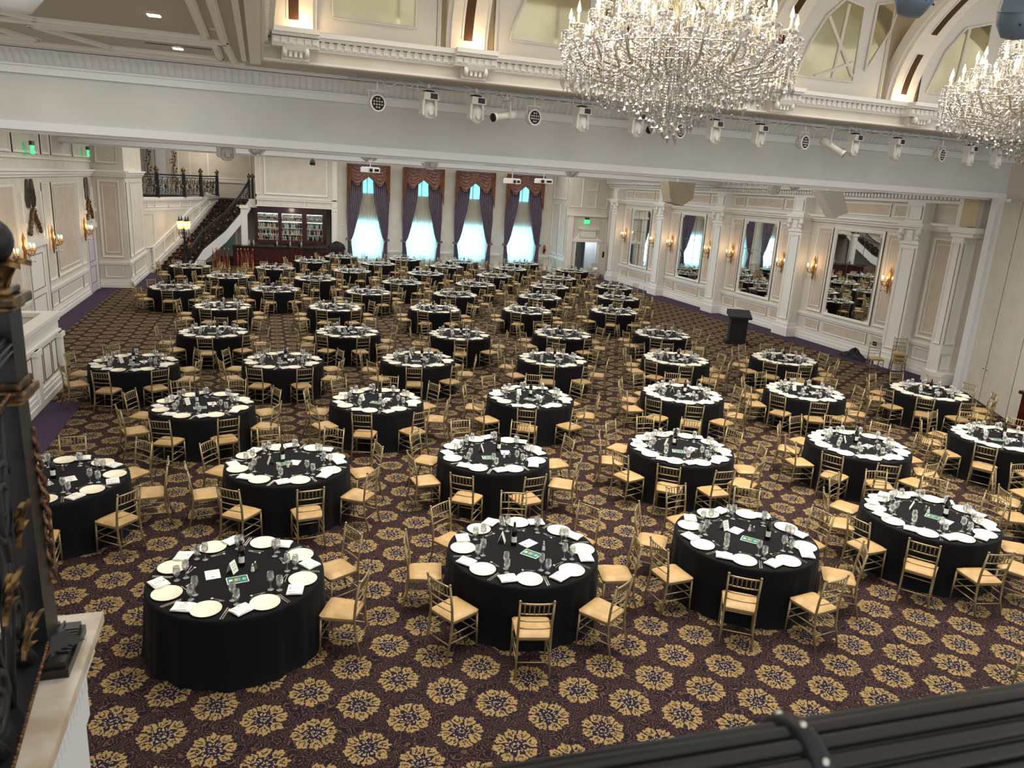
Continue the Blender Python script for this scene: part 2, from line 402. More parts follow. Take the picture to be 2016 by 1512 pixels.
# far-left pier
PO, PA, PN = (0,34.7,0),(1,0,0),(0,-1,0)
base(PO,PA,PN,-6.5,-5.25,m); rail(PO,PA,PN,-6.5,-5.25,m,1.05); cornice(PO,PA,PN,-6.5,-5.2,m,4.7)
m.frame(PO,PA,PN,-6.3,-5.5,1.25,4.35,0.07,0.05); m.frame(PO,PA,PN,-6.15,-5.65,1.45,4.15,0.03,0.03); m.frame(PO,PA,PN,-6.25,-5.55,0.42,0.88,0.05); m.frame(PO,PA,PN,-6.3,-5.5,5.0,6.9,0.06,0.05)
QO, QA, QN = (-5.3,0,0),(0,1,0),(1,0,0)
base(QO,QA,QN,34.6,39.5,m); rail(QO,QA,QN,34.6,39.5,m,1.05); cornice(QO,QA,QN,34.6,39.5,m,4.7)
for a0,a1 in ((34.85,35.6),(35.8,38.9)): m.frame(QO,QA,QN,a0,a1,1.25,4.3,0.06,0.04); m.frame(QO,QA,QN,a0,a1,0.42,0.88,0.05)
struct('trim_1', m, trim_m)
# the plain panel fields
m = MB(); m.box(XL,XL+0.006,28.4,31.6,1.33,4.22); m.box(-6.2,-5.6,34.69,34.7,1.35,4.25); m.box(XL,XL+0.006,22.4,24.2,1.33,4.22)
struct('trim_2', m, panel_m)

# doors in the left wall
def left_door(n, a0, a1, leafmat, z1=2.6):
    t = bpy.data.objects.new('door_%d' % n, None); C.objects.link(t); t.location = (XL, 0, 0); t['kind'] = 'structure'
    o = MB(); o.obox((0,0,0),LA,LN,a0+0.12,a1-0.12,0.004,0.03,0,z1-0.1); o.build('door_leaf', leafmat, t)
    o = MB()
    o.obox((0,0,0),LA,LN,a0,a0+0.14,-0.05,0.09,0,z1); o.obox((0,0,0),LA,LN,a1-0.14,a1,-0.05,0.09,0,z1); o.obox((0,0,0),LA,LN,a0-0.05,a1+0.05,-0.05,0.13,z1-0.12,z1+0.08)
    o.obox((0,0,0),LA,LN,a0-0.1,a0+0.05,0,0.14,z1+0.5,z1+0.62); o.obox((0,0,0),LA,LN,a1-0.05,a1+0.1,0,0.14,z1+0.5,z1+0.62)
    o.obox((0,0,0),LA,LN,a0-0.02,a0+0.12,0,0.08,z1+0.08,z1+1.45); o.obox((0,0,0),LA,LN,a1-0.12,a1+0.02,0,0.08,z1+0.08,z1+1.45)
    o.build('door_frame', trim_m, t)
    o = MB(); o.frame((0.09,0,0),LA,LN,a0+0.05,a1-0.05,-0.02,z1-0.04,0.025,0.012); o.frame((0.03,0,0),LA,LN,a0+0.35,a1-0.35,0.35,1.0,0.022,0.01); o.frame((0.03,0,0),LA,LN,a0+0.35,a1-0.35,1.2,z1-0.35,0.022,0.01)
    o.build('gilt_moulding', darkgold_m, t)
    return t
d1 = left_door(1, 24.8, 26.85, trim_m); left_door(2, 32.7, 34.4, lavender_m)
def over_door(cy, k, which):
    t = thing('wall_mirror', 'pair of tapered dark glass panes above the %s door in the left wall' % which, 'mirror', (XL+0.01, cy, 0))
    for sgn in (-1, 1):
        o = MB(); pts = [(0.06,3.85),(0.08,4.3),(0.14,4.42),(0.30,4.42),(0.36,4.3),(0.5,3.85),(0.40,3.64),(0.16,3.58)]
        o.prism([(p*sgn*k, z) for p, z in pts], 0.0, 0.04, 0, 0); o.build('glass_pane', mat_darkmirror, t)
    g = thing('gilt_swag', 'carved gold garland hanging in a point below the glass panes, %s door' % which, 'wall ornament', (XL+0.03, cy, 0))
    o = MB(); rnd = random.Random(3)
    for sgn in (-1,1):
        for i in range(16):
            t_ = i/15; o.sphere((0.03+0.02*rnd.random(), sgn*(0.03+0.52*t_)*k, 3.5-0.62*t_**1.2), 0.05+0.02*rnd.random(), 6)
    o.sphere((0.05,0,3.52),0.09,8); o.build('garland', oldgold_m, g)
mat_darkmirror = mat('smoked_mirror', (92, 88, 80), 0.1, 0.6)
over_door(25.85, 1.0, 'nearer'); over_door(33.55, 0.85, 'farther')

# panelled booth against the left wall
b = thing('panelled_booth', 'cream panelled booth with gilt lines against the left wall', 'booth', (0,0,0))
o = MB()
o.box(-4.62,-4.5,9.0,19.15,0,1.55); o.box(-6.49,-4.62,19.03,19.15,0,1.55)
base((-4.5,0,0),YA,XA,9.0,19.17,o)
o.box(-4.75,-4.44,9.0,19.22,1.6,1.68); o.box(-6.49,-4.75,18.92,19.22,1.6,1.68); o.box(-4.66,-4.47,9.0,19.19,1.5,1.6)
o.box(-4.6,-4.46,9.0,19.2,1.24,1.29); 
for a in (19.0,17.05,15.1,13.2): o.box(-4.5,-4.42,a-0.14,a+0.14,0.1,1.24); o.box(-4.5,-4.38,a-0.17,a+0.17,1.13,1.24)
o.build('panelled_front', trim_m, b)
o = MB()
for a0,a1 in ((17.3,17.62),(17.72,18.3),(18.4,18.78),(15.3,15.7),(15.8,16.4),(16.5,16.85)):
    for q in (0,):
        o.frame((-4.5,0,0),YA,XA,a0,a1,0.42,1.14,0.022,0.012)
o.build('gilt_line', darkgold_m, b)
o = MB(); o.box(-6.48,-4.62,9.0,19.03,0.02,0.75); o.build('inner_floor', ceil_m, b)

# right wall --------------------------------------------------------
RO, RA, RN = (XR,0,0),(0,1,0),(-1,0,0)
m = MB(); m.box(XR, XR+0.2, 12, 45, 0, 7.2); struct('wall_right', m, wall_m)
PIL = (40.4, 35.0, 29.7, 24.4, 18.9); BAY = ((37.7,0.95),(32.4,0.95),(27.07,1.0),(21.5,1.02))
m = MB()
base(RO,RA,RN,17.2,42,m); m.obox(RO,RA,RN,17.2,42,0,0.035,0.34,0.40); rail(RO,RA,RN,17.2,42,m)
cornice(RO,RA,RN,16.95,42,m,4.68,1.3)
m.obox(RO,RA,RN,16.95,42,0,0.12,5.3,5.4); m.obox(RO,RA,RN,16.95,42,0,0.32,5.55,5.7)
for i in range(170): m.obox(RO,RA,RN,17.0+i*0.147,17.08+i*0.147,0.1,0.24,5.41,5.53)
for i in range(64): m.obox(RO,RA,RN,17.0+i*0.39,17.16+i*0.39,0.2,0.5,5.7,5.8)
m.obox(RO,RA,RN,16.95,42,0,0.55,5.8,5.95)
for c, h in BAY:
    m.frame(RO,RA,RN,c-h-0.16,c+h+0.16,1.12,4.32,0.10,0.06)
    for s_ in (-1,1):
        e0 = c+s_*(h+0.28); e1 = c+s_*2.1
        a0,a1 = min(e0,e1),max(e0,e1)
        m.frame(RO,RA,RN,a0,a1,1.16,4.28,0.06,0.05); m.frame(RO,RA,RN,a0+0.14,a1-0.14,1.34,4.1,0.025,0.03)
        m.frame(RO,RA,RN,a0,a1,0.45,0.84,0.045)
    m.frame(RO,RA,RN,c-h-0.1,c+h+0.1,0.45,0.84,0.045)
    for a0,a1 in ((c-2.15,c-1.35),(c-1.2,c+1.2),(c+1.35,c+2.15)): m.frame(RO,RA,RN,a0,a1,4.8,5.22,0.045)
m.frame(RO,RA,RN,17.3,18.35,1.16,4.28,0.07,0.06); m.frame(RO,RA,RN,17.45,18.2,1.34,4.1,0.025,0.03); m.frame(RO,RA,RN,17.3,18.35,0.45,0.84,0.045)
m.frame(RO,RA,RN,41,41.9,1.16,4.28,0.06,0.05)
struct('trim_3', m, trim_m)
m = MB()
for c, h in BAY:
    for s_ in (-1,1):
        a0,a1 = sorted((c+s_*(h+0.36), c+s_*2.02)); m.obox(RO,RA,RN,a0,a1,0,0.006,1.24,4.2)
        m.obox(RO,RA,RN,a0,a1,0,0.006,0.5,0.8)
    m.obox(RO,RA,RN,c-h,c+h,0,0.006,0.5,0.8)
    for a0,a1 in ((c-2.1,c-1.4),(c-1.15,c+1.15),(c+1.4,c+2.1)): m.obox(RO,RA,RN,a0,a1,0,0.006,4.84,5.18)
m.obox(RO,RA,RN,17.38,18.28,0,0.006,1.24,4.2)
struct('trim_4', m, panel_m)
for i, c in enumerate(PIL):     # fluted pilasters, part of the wall
    m = MB(); PXO = (XR-0.42,0,0)
    m.box(XR-0.42, XR, c-0.36, c+0.36, 0.4, 4.05); m.box(XR-0.5, XR, c-0.46, c+0.46, 0, 0.34); m.box(XR-0.46, XR, c-0.41, c+0.41, 0.34, 0.5)
    m.frame(PXO,RA,RN,c-0.27,c+0.27,0.65,3.9,0.05,0.03)
    for k in range(6): m.box(XR-0.40+k*0.065, XR-0.375+k*0.065, c-0.375, c-0.36, 0.6, 3.9)
    m.box(XR-0.42, XR, c-0.34, c+0.34, 4.05, 5.3)
    m.box(XR-0.46, XR, c-0.4, c+0.4, 4.02, 4.08); m.box(XR-0.55, XR, c-0.5, c+0.5, 4.55, 4.68)
    m.box(XR-0.5, XR, c-0.44, c+0.44, 4.48, 4.55)
    m.frame(PXO,RA,RN,c-0.27,c+0.27,4.78,5.2,0.045)
    for s_ in (-1,1):
        m.lathe([(0.001,-0.05),(0.11,-0.05),(0.11,0.05),(0.001,0.05)], (XR-0.46,c+s_*0.34,4.38), 12, 0, True, 'x')
        m.lathe([(0.001,-0.05),(0.07,-0.05),(0.07,0.05),(0.001,0.05)], (XR-0.48,c+s_*0.34,4.2), 10, 0, True, 'x')
    m.box(XR-0.47, XR-0.42, c-0.1, c+0.1, 4.14, 4.44)
    struct('trim_%d' % (5+i), m, trim_m)
# corner pier beside the header, and the white jamb
m = MB()
m.box(19.3, XR, 16.9, 17.3, 0, 5.6); m.box(19.24,XR,16.6,17.36,0,0.34); m.box(19.2,XR,16.5,17.4,4.5,4.66); m.box(19.26,XR,16.6,17.34,4.38,4.5)
m.frame((19.3,0,0),RA,RN,16.98,17.24,1.2,4.2,0.03,0.03)
m.frame((0,16.9,0),XA,(0,-1,0),19.36,19.74,1.2,4.2,0.05,0.03); m.frame((0,16.9,0),XA,(0,-1,0),19.36,19.74,0.42,0.9,0.04,0.03)
struct('trim_10', m, trim_m)
m = MB(); m.box(19.42,19.56,15.9,16.3,0,5.5); m.box(19.34,19.42,16.1,16.3,0,5.5); m.box(19.56,19.62,16.0,16.3,0,5.5); struct('trim_11', m, cool_m)
m = MB(); m.lathe([(0.27,4.68),(0.27,5.6)], (19.42,17.0,0), 4, 0, False); struct('trim_12', m, tan_m)

# tall mirrors on the right wall
ordm = ('farthest', 'third', 'second', 'nearest')
for i, (c, h) in enumerate(BAY):
    t = thing('wall_mirror', '%s of the tall panelled mirrors on the right wall, between two sconces' % ordm[i] if i in (0,3) else 'tall %s on the right wall, %s from the nearest end' % ('mirror in white frame', ordm[i]), 'mirror', (XR-0.02, c, 1.22), 0, 'tall mirrors on the right wall')
    o = MB(); w_, H_ = h, 2.98; k = 0.12
    poly = [(-w_+k,0),(w_-k,0),(w_-k,k*0.6),(w_,k),(w_,H_-k),(w_-k,H_-k*0.6),(w_-k,H_),(-w_+k,H_),(-w_+k,H_-k*0.6),(-w_,H_-k),(-w_,k),(-w_+k,k*0.6)]
    o.prism(poly, -0.02, 0.0, 0, 0); o.build('mirror_glass', mirror_m, t)
    o = MB()
    for a in (-w_/3, w_/3): o.box(-0.024,-0.02,a-0.008,a+0.008,0.02,H_-0.02)
    for z in (H_*0.33,H_*0.62): o.box(-0.024,-0.02,-w_,w_,z-0.008,z+0.008)
    o.build('seam', seam_m, t)

# window wall --------------------------------------------------------
WC = (5.73, 8.89, 12.0, 15.13); WH = 0.86
m = MB()
xs = [4.9-0.6]
edges = []
for c in WC: edges += [c-WH, c+WH]
lo = [3.9]+edges[1::2]; hi = edges[0::2]+[17.1]
for a, b_ in zip(lo, hi): m.box(a, b_, YF, YF+0.25, 0, 7.2)
for c in WC: m.box(c-WH,c+WH,YF,YF+0.25,0,0.58); m.box(c-WH,c+WH,YF,YF+0.25,2.68,4.15); m.box(c-WH,c+WH,YF,YF+0.25,5.35,7.2)
m.box(-0.35, 3.9, YF, YF+0.25, 3.2, 7.2)
m.box(17.1, 17.3, 42.2, YF+0.25, 0, 7.2); m.box(0.05, 0.2, YF+0.25, 48.6, 3.4, 7.2); m.box(-0.35, -0.3, YF, YF+0.25, 3.2, 7.2)
m.box(17.1, 17.75, 42.0, 42.2, 0, 7.2); m.box(17.75, 19.25, 42.0, 42.2, 2.1, 7.2); m.box(19.25, XR, 42.0, 42.2, 0, 7.2)
struct('wall_far', m, wall_m)
WO, WA, WN = (0,YF,0),(1,0,0),(0,-1,0)
m = MB()
for a0,a1 in ((3.9,4.5),(6.95,7.68),(10.1,10.8),(13.2,13.9),(16.4,17.1)):
    base(WO,WA,WN,a0,a1,m); rail(WO,WA,WN,a0,a1,m,0.95); m.frame(WO,WA,WN,a0+0.05,a1-0.05,0.4,0.82,0.04)
m.box(3.72,4.06,YF-0.06,YF,1.1,7); m.frame((0,YF-0.06,0),WA,WN,3.76,4.02,1.2,3.1,0.03); m.frame((0,YF-0.06,0),WA,WN,3.76,4.02,3.3,6.9,0.03)
m.box(-0.35,3.72,YF-0.08,YF,3.2,3.28); m.box(-0.35,3.72,YF-0.05,YF,3.55,3.62); m.box(-0.35,4.1,YF-0.06,YF,3.64,3.7)
for a0,a1 in ((-0.3,0.95),(1.05,2.3),(2.4,3.65)): m.frame(WO,WA,WN,a0,a1,3.31,3.52,0.03)
m.frame(WO,WA,WN,0.1,3.5,3.85,6.6,0.09,0.05); m.frame(WO,WA,WN,-0.35,-0.05,3.85,6.6,0.05)
SO, SA, SN = (17.1,0,0),(0,1,0),(-1,0,0)
base(SO,SA,SN,42,44.6,m); rail(SO,SA,SN,42,44.6,m); m.frame(SO,SA,SN,42.2,43.2,1.2,4.2,0.06); m.frame(SO,SA,SN,43.35,44.4,1.2,4.2,0.06); m.frame(SO,SA,SN,42.2,43.2,0.4,0.84,0.05); m.frame(SO,SA,SN,43.35,44.4,0.4,0.84,0.05)
m.frame(SO,SA,SN,42.2,44.4,4.5,6.6,0.06)
DO = (0,42.0,0)
m.frame(DO,WA,WN,17.2,18.0,4.1,6.4,0.06); m.frame(DO,WA,WN,18.2,18.9,4.1,4.9,0.05); m.frame(DO,WA,WN,19.0,19.6,4.1,4.9,0.05); m.frame(DO,WA,WN,18.2,18.9,5.1,5.6,0.05)
m.obox(DO,WA,WN,17.1,19.6,0,0.14,3.6,3.72); m.obox(DO,WA,WN,17.2,17.5,0,0.1,0,3.6); m.frame(DO,WA,WN,19.3,19.75,1.3,3.4,0.04)
# door case with a shouldered pediment
m.obox(DO,WA,WN,17.6,17.76,0,0.12,0,2.2); m.obox(DO,WA,WN,19.24,19.4,0,0.12,0,2.2); m.obox(DO,WA,WN,17.5,19.45,0,0.16,2.1,2.24)
m.prism([(17.65,2.24),(19.3,2.24),(19.05,2.5),(18.95,2.85),(18.0,2.85),(17.9,2.5)], 41.9, 42.0, 0, 1)
m.obox(DO,WA,WN,17.85,19.1,0,0.14,2.85,2.93)
struct('trim_13', m, trim_m)
m = MB(); m.frame((0,41.9,0),WA,WN,17.95,19.02,2.34,2.76,0.02,0.012); m.frame((0,41.88,0),WA,WN,17.62,19.38,-0.02,2.12,0.012,0.01); struct('trim_14', m, darkgold_m)
# corridor behind the open doorway
m = MB(); m.box(17.3,18.75,43.2,43.3,0,2.6); m.box(18.75,18.8,42.9,43.3,0,2.6); struct('wall_corridor', m, doorgrey_m)
m = MB(); m.box(18.8,19.8,43.6,43.7,0,2.6); m.box(19.75,19.85,42.2,43.7,0,2.6); struct('wall_corridor', m, brightwall_m)
point('corridor_lamp', (19.0,42.9,2.3), 26, (0.95,0.98,1), 0.2)
m = MB(); m.box(18.3,18.36,43.17,43.2,1.2,1.35); tag(m.build('wall_switch', darkpl_m), 'small dark switch plate in the corridor beyond the open door', 'switch')
t = bpy.data.objects.new('door_3', None); C.objects.link(t); t['kind'] = 'structure'; t.location = (19.24,41.95,0)
o = MB(); o.box(0,0.42,-0.42,-0.37,0,2.08); 
o.build('door_leaf', wall_m, t); o = MB(); o.box(0.12,0.24,-0.43,-0.42,1.25,1.6); o.build('door_window', darkpl_m, t); o = MB(); o.box(0.03,0.39,-0.425,-0.42,0.02,0.25); o.build('kick_plate', steel_m, t)

# windows, one structure each: frame and pane
for i, c in enumerate(WC):
    t = bpy.data.objects.new('window_%d' % (i+1), None); C.objects.link(t); t['kind'] = 'structure'; t.location = (c, YF+0.12, 0)
    o = MB()
    for z0,z1 in ((0.58,2.68),(4.15,5.35)):
        o.box(-WH,-WH+0.05,-0.03,0.03,z0,z1); o.box(WH-0.05,WH,-0.03,0.03,z0,z1); o.box(-WH,WH,-0.03,0.03,z0,z0+0.05); o.box(-WH,WH,-0.03,0.03,z1-0.05,z1)
        o.box(-0.025,0.025,-0.03,0.03,z0,z1)
    o.build('window_frame', trim_m, t)
    o = MB(); o.box(-WH,WH,-0.004,0.004,0.6,2.66); o.box(-WH,WH,-0.004,0.004,4.17,5.33); o.build('window_pane', pane_m, t)
# curtains
ordw = ('leftmost', 'second from left', 'second from right', 'rightmost')
HW = 1.2
def curtain(i, c):
    y0 = YF-0.32
    t = thing('window_curtain', '%s plum curtain pair with copper swags, tied back over a bright window' % ordw[i], 'curtain', (c, YF, 0), 0, 'curtains on the far windows')
    o = MB(); ph = i*1.3
    def sh(s, v):
        x = -0.98+1.96*s; return (x, -0.16+0.045*math.sin(2*PI*22*s+ph+2*math.sin(7*s))+0.012*math.sin(2*PI*9*s), 0.02+5.35*v)
    o.grid(sh, 208, 4); o.build('sheer_panel', sheer_m, t)
    for sgn in (-1, 1):
        o = MB()
        def dr(s, v):
            z = 5.7*v
            if z > 1.55:
                q = (z-1.55)/4.15; wi = 0.17+0.66*min(1, q/0.62)**0.62+0.10*q
                off = 0.06*(1-min(1,q*3))
            else:
                q = 1-z/1.55; wi = 0.17+0.17*math.sin(q*PI/2); off = 0.06
            x = -HW+off+wi*s
            amp = 0.075*(0.35+min(1, wi/0.7))
            return (sgn*x, -0.30+amp*math.sin(2*PI*7.5*s+0.6*math.sin(5*z)+ph), 0.01+z)
        o.grid(dr, 75, 30); o.build('drape', drape_m, t)
        o = MB(); o.lathe([(0.001,-0.05),(0.07,-0.04),(0.085,0),(0.07,0.04),(0.001,0.05)], (sgn*(-HW+0.02),-0.36,1.62), 10, 0, True, 'y'); o.tube([(sgn*(-HW+0.02),-0.4,1.6),(sgn*(-HW+0.14),-0.45,1.52),(sgn*(-HW+0.26),-0.36,1.56)], 0.03, 6); o.build('tie_back', swag_m, t)
        o = MB()
        def sw(s, v):      # swag: s across, v down
            edge = 0.95*math.sin(PI*min(1, 0.1+0.98*s)) if s < 0.62 else 0.95*math.sin(PI*(0.1+0.98*0.62))*(1-(s-0.62)/0.38)+0.42*((s-0.62)/0.38)
            dep = 0.28+edge*0.95
            x = -HW+0.12+s*1.08
            xx = x
            return (sgn*xx, -0.46-0.10*math.sin(PI*s)-0.055*math.sin(2*PI*6*v)*math.sin(PI*s)**0.5, 5.78-dep*v)
        o.grid(sw, 24, 40); o.build('swag', swag_m, t)
        o = MB()
        def ln(s, v):
            return (sgn*(-HW+0.3+0.75*s), -0.53-0.02*math.sin(2*PI*4*s), 5.78-(0.10+0.42*math.sin(PI*s)**0.7)*v)
        o.grid(ln, 20, 6); o.build('swag_liner', liner_m, t)
        o = MB()
        def jb(s, v):
            L_ = 2.15-1.2*s; return (sgn*(-HW-0.02+0.26*s), -0.52-0.05*math.sin(2*PI*3.5*s), 5.78-L_*v)
        o.grid(jb, 28, 12); o.build('jabot', jabot_m, t)
for i, c in enumerate(WC): curtain(i, c)

# ceilings ------------------------------------------------------------
m = MB(); m.box(-9.2, 22, BEAM+0.5, 50, 6.6, 6.75); struct('ceiling', m, ceil_m)
# movable-wall headers
def header(n, y, z0, x0, x1):
    m = MB(); m.box(x0,x1,y,y+0.6,z0+0.14,7.2); struct('wall_header', m, beam_m)
    m = MB(); m.box(x0,x1,y-0.04,y+0.64,z0,z0+0.15); m.box(x0,x1,y+0.1,y+0.5,z0-0.05,z0); struct('trim_%d' % n, m, cool_m)
header(15, BEAM, 5.5, -9, 22); header(16, 30.0, 5.62, XL, XR)
m = MB()
def cove(s, v):
    ph = s*27.0/0.125
    e = (0.05*abs(math.sin(PI*ph))**0.7)*(1 if 0.05 < v < 0.95 else 0)
    q = v*PI/2
    return (-9+27*s+0.0, BEAM-0.26*(1-math.cos(q))-e, 6.62+0.24*math.sin(q))
m.grid(cove, 27*64, 6); m.grid(lambda s, v: (18+4*s, BEAM-0.26*(1-math.cos(v*PI/2)), 6.62+0.24*math.sin(v*PI/2)), 8, 6)
m.box(-9,22,BEAM-0.07,BEAM,6.46,6.6); m.box(-9,22,BEAM-0.11,BEAM,6.585,6.62); m.box(-9,22,BEAM-0.30,BEAM,6.87,6.94)
struct('trim_17', m, cool_m)
# low soffit round the light well
m = MB(); m.box(-9.2,-0.1,1.5,BEAM-0.001,6.93,7.05); m.box(-0.1,22,15.15,BEAM-0.001,6.93,7.05); struct('ceiling', m, ceil_m)
m = MB()
def ridge(p, q, w=0.12, d=0.06):
    p = Vector((*p,0)); q = Vector((*q,0)); A = (q-p); L = A.length; A.normalize(); N = Vector((-A.y,A.x,0))
    m.obox(p, A, N, -w/2, L+w/2, -w/2, w/2, 6.93-d*0.5, 6.93); m.obox(p, A, N, -w/4, L+w/4, -w/4, w/4, 6.93-d, 6.93)
for p, q in (((-9,13.35),(-0.5,13.35)),((-9,15.7),(-0.3,15.7)),((-0.5,13.35),(-0.42,15.6)),((-0.5,13.35),(-0.55,2)),((-0.75,13.0),(-0.75,2)),((-0.75,13.05),(-3.0,13.05)),((-3.0,13.05),(-3.7,12.3)),((-3.7,12.3),(-9,12.3)),((-2.4,15.2),(-0.65,15.2)),((-0.65,15.2),(-0.65,13.7)),((-2.4,15.2),(-3.2,13.65)),((-3.2,13.65),(-0.65,13.65)),((-9,15.2),(-3.5,15.2)),((-3.5,15.2),(-4.1,13.65)),((-4.1,13.65),(-9,13.65)),((-0.75,7.6),(-3.7,7.6)),((-3.7,7.6),(-3.7,12.3))):
    ridge(p, q)
struct('trim_18', m, trim_m)
m = MB(); m.box(-1.75,-0.75,14.35,14.42,6.922,6.93); struct('trim_19', m, darkpl_m)
# light well: fascia, cornice, corbels
CORB = (0.62, 3.9, 7.3, 10.9, 14.75, 18.4)
m = MB()
m.box(0.05,22,15.0,15.15,6.93,7.5); m.box(-0.1,0.05,1.5,15.15,6.93,7.5); m.box(-0.1,22,15.15,15.6,7.42,7.5); m.box(-0.6,-0.1,1.5,15.6,7.42,7.5)
struct('wall_fascia', m, wall_m)
m = MB()
FO, FA, FN = (0,15.0,0),(1,0,0),(0,-1,0); GO, GA, GN = (0.05,0,0),(0,1,0),(1,0,0)
def crown(O, A, N, a0, a1, e=0.0):
    m.obox(O,A,N,a0,a1,0,0.04+e,7.16,7.2); m.obox(O,A,N,a0,a1,0,0.07+e,7.2,7.32); m.obox(O,A,N,a0,a1,0,0.14+e,7.33,7.38); m.obox(O,A,N,a0,a1,0,0.2+e,7.38,7.46); m.obox(O,A,N,a0,a1,0,0.03+e,6.94,6.98)
    k = int((a1-a0)/0.14)
    for i in range(k):   # egg-and-dart
        a = a0+(i+0.5)*(a1-a0)/k; m.obox(O,A,N,a-0.045,a+0.045,0.07+e,0.10+e,7.22,7.31); m.obox(O,A,N,a-0.03,a+0.03,0.07+e,0.115+e,7.31,7.33)
crown(FO,FA,FN,0.05,22); crown(GO,GA,GN,1.5,14.98)
m.obox(GO,GA,(-1,0,0),1.5,15.2,0.02,0.2,6.88,6.93); m.obox(GO,GA,(-1,0,0),1.5,15.2,0.26,0.34,6.9,6.93)
for c in CORB:
    a0, a1 = c-0.4, c+0.4; e = 0.24
    m.obox(FO,FA,FN,a0,a1,0,0.04+e,7.161,7.201); m.obox(FO,FA,FN,a0,a1,0,0.07+e,7.201,7.321); m.obox(FO,FA,FN,a0,a1,0,0.14+e,7.331,7.381); m.obox(FO,FA,FN,a0,a1,0,0.2+e,7.381,7.461)
    for i in range(6): a = a0+(i+0.5)*0.8/6; m.obox(FO,FA,FN,a-0.045,a+0.045,0.07+e,0.10+e,7.22,7.31)
struct('trim_20', m, trim_m)
m = MB()
for c in CORB:
    m.box(c-0.24,c+0.24,14.86,15.0,6.96,7.16)
    for k in range(5): m.box(c-0.2+k*0.088,c-0.15+k*0.088,14.70,14.86,7.0,7.14)
    m.prism([(14.62,7.17),(15.0,7.17),(15.0,6.98),(14.86,6.98),(14.76,7.06),(14.66,7.1)], c-0.17, c+0.17, 0, 0)
    for s_ in (-1,1): m.lathe([(0.001,-0.03),(0.085,-0.03),(0.085,0.03),(0.05,0.045),(0.001,0.045)], (c+s_*0.19,14.74,7.08), 12, 0, True, 'x')
struct('trim_21', m, trim_m)
# upper wall of the well, with ribs, mirrors and grilles
m = MB(); m.box(-0.6,22,15.6,15.75,7.5,10.4); m.box(-0.65,-0.5,1.5,15.7,7.5,10.4); struct('wall_clerestory', m, tan_m)
m = MB(); m.box(-0.6,22,12.6,15.7,10.3,10.45); m.box(-0.6,22,5,12.7,11.0,11.1); struct('ceiling', m, wall_m)
m = MB()
UO = (0,15.6,0)
def rib_pt(q, off=0.0):      # quarter ellipse springing from the cornice towards the room
    a, b_ = 5.6-off, 3.3-off; return (15.5-5.6+a*math.cos(q), 7.5+b_*math.sin(q))
for k, c in enumerate(CORB):
    for (h, o0) in ((0.42, 0.0), (0.34, 0.07)):
        q0 = 0; N_ = 16
        for i in range(N_):
            qa, qb = i/N_*1.35, (i+1)/N_*1.35
            a0 = rib_pt(qa, o0); a1 = rib_pt(qb, o0); b0 = rib_pt(qa, -0.28); b1 = rib_pt(qb, -0.28)
            vs = [(c-h,*a0),(c+h,*a0),(c+h,*a1),(c-h,*a1),(c-h,*b0),(c+h,*b0),(c+h,*b1),(c-h,*b1)]
            m.add(vs, [(0,1,2,3),(4,7,6,5),(0,3,7,4),(1,5,6,2)], 0)
for a0, a1 in ((1.05,3.3),(4.55,6.75),(8.0,10.3),(11.55,14.1),(15.4,17.9)):
    m.obox(UO,FA,FN,a0,a1,0,0.05,7.5,10.2); m.frame((0,15.55,0),FA,FN,a0-0.08,a1+0.08,7.3,10.25,0.07,0.04)
struct('trim_22', m, trim_m)
for k, c in enumerate(CORB):
    t = thing('vent_grille', ('leftmost','second','third','fourth','fifth','sixth')[k]+' bronze lattice grille from the left, on an arched rib above the cornice', 'grille', (c,0,0), 0, 'bronze grilles on the arched ribs')
    for (s0, s1) in ((0.07,0.34),(0.47,0.86)):
        o = MB(); N_ = 8
        for i in range(N_):
            qa = s0+(s1-s0)*i/N_; qb = s0+(s1-s0)*(i+1)/N_
            a0 = rib_pt(qa, 0.082); a1 = rib_pt(qb, 0.082)
            o.add([(-0.09,*a0),(0.09,*a0),(0.09,*a1),(-0.09,*a1)], [(0,1,2,3)], 0)
            o.add([(-0.13,*a0),(-0.09,*a0),(-0.09,*a1),(-0.13,*a1)], [(0,1,2,3)], 1); o.add([(0.09,*a0),(0.13,*a0),(0.13,*a1),(0.09,*a1)], [(0,1,2,3)], 1)
        o.build('lattice', [grille_m, trim_m], t)
cmir = noisy(mat('clerestory_mirror', (214, 206, 172), 0.06, 0.8), (190, 182, 148), 0.7, 0.4, 0.6)
def cler(label, poly, bars=()):
    t = thing('clerestory_mirror', label, 'mirror', (0,15.54,0), 0, 'mirrors above the cornice')
    o = MB(); o.prism(poly, -0.02, 0.0, 0, 1); o.build('mirror_glass', cmir, t)
    o = MB()
    n = len(poly)
    for i in range(n):
        p, q = poly[i], poly[(i+1)%n]; o.tube([(p[0],-0.03,p[1]),(q[0],-0.03,q[1])], 0.028, 6, 0, True, False)
    for p, q in bars: o.tube([(p[0],-0.03,p[1]),(q[0],-0.03,q[1])], 0.04, 6, 0, True, False)
    o.build('mirror_frame', trim_m, t)
cler('leftmost mirror above the cornice, rectangular in a beaded white frame', [(1.33,7.86),(2.88,7.86),(2.88,10.1),(1.33,10.1)])
cler('mirror with curved left edge between the second and third ribs', [(4.8,7.86),(6.5,7.86),(6.5,10.1),(5.6,9.6),(5.15,8.8),(4.88,8.2)])
cler('mirror mostly hidden behind the near chandelier', [(8.25,7.86),(10.0,7.86),(10.0,10.1),(8.25,10.1)])
cler('broad arch-edged mirror between the two chandeliers', [(11.7,7.88),(13.3,7.88),(13.3,9.5),(12.75,9.6),(12.3,9.2),(11.95,8.6)], [((12.7,7.9),(12.85,9.5)),((12.2,7.9),(13.2,8.3)),((12.35,9.2),(13.25,8.0))])
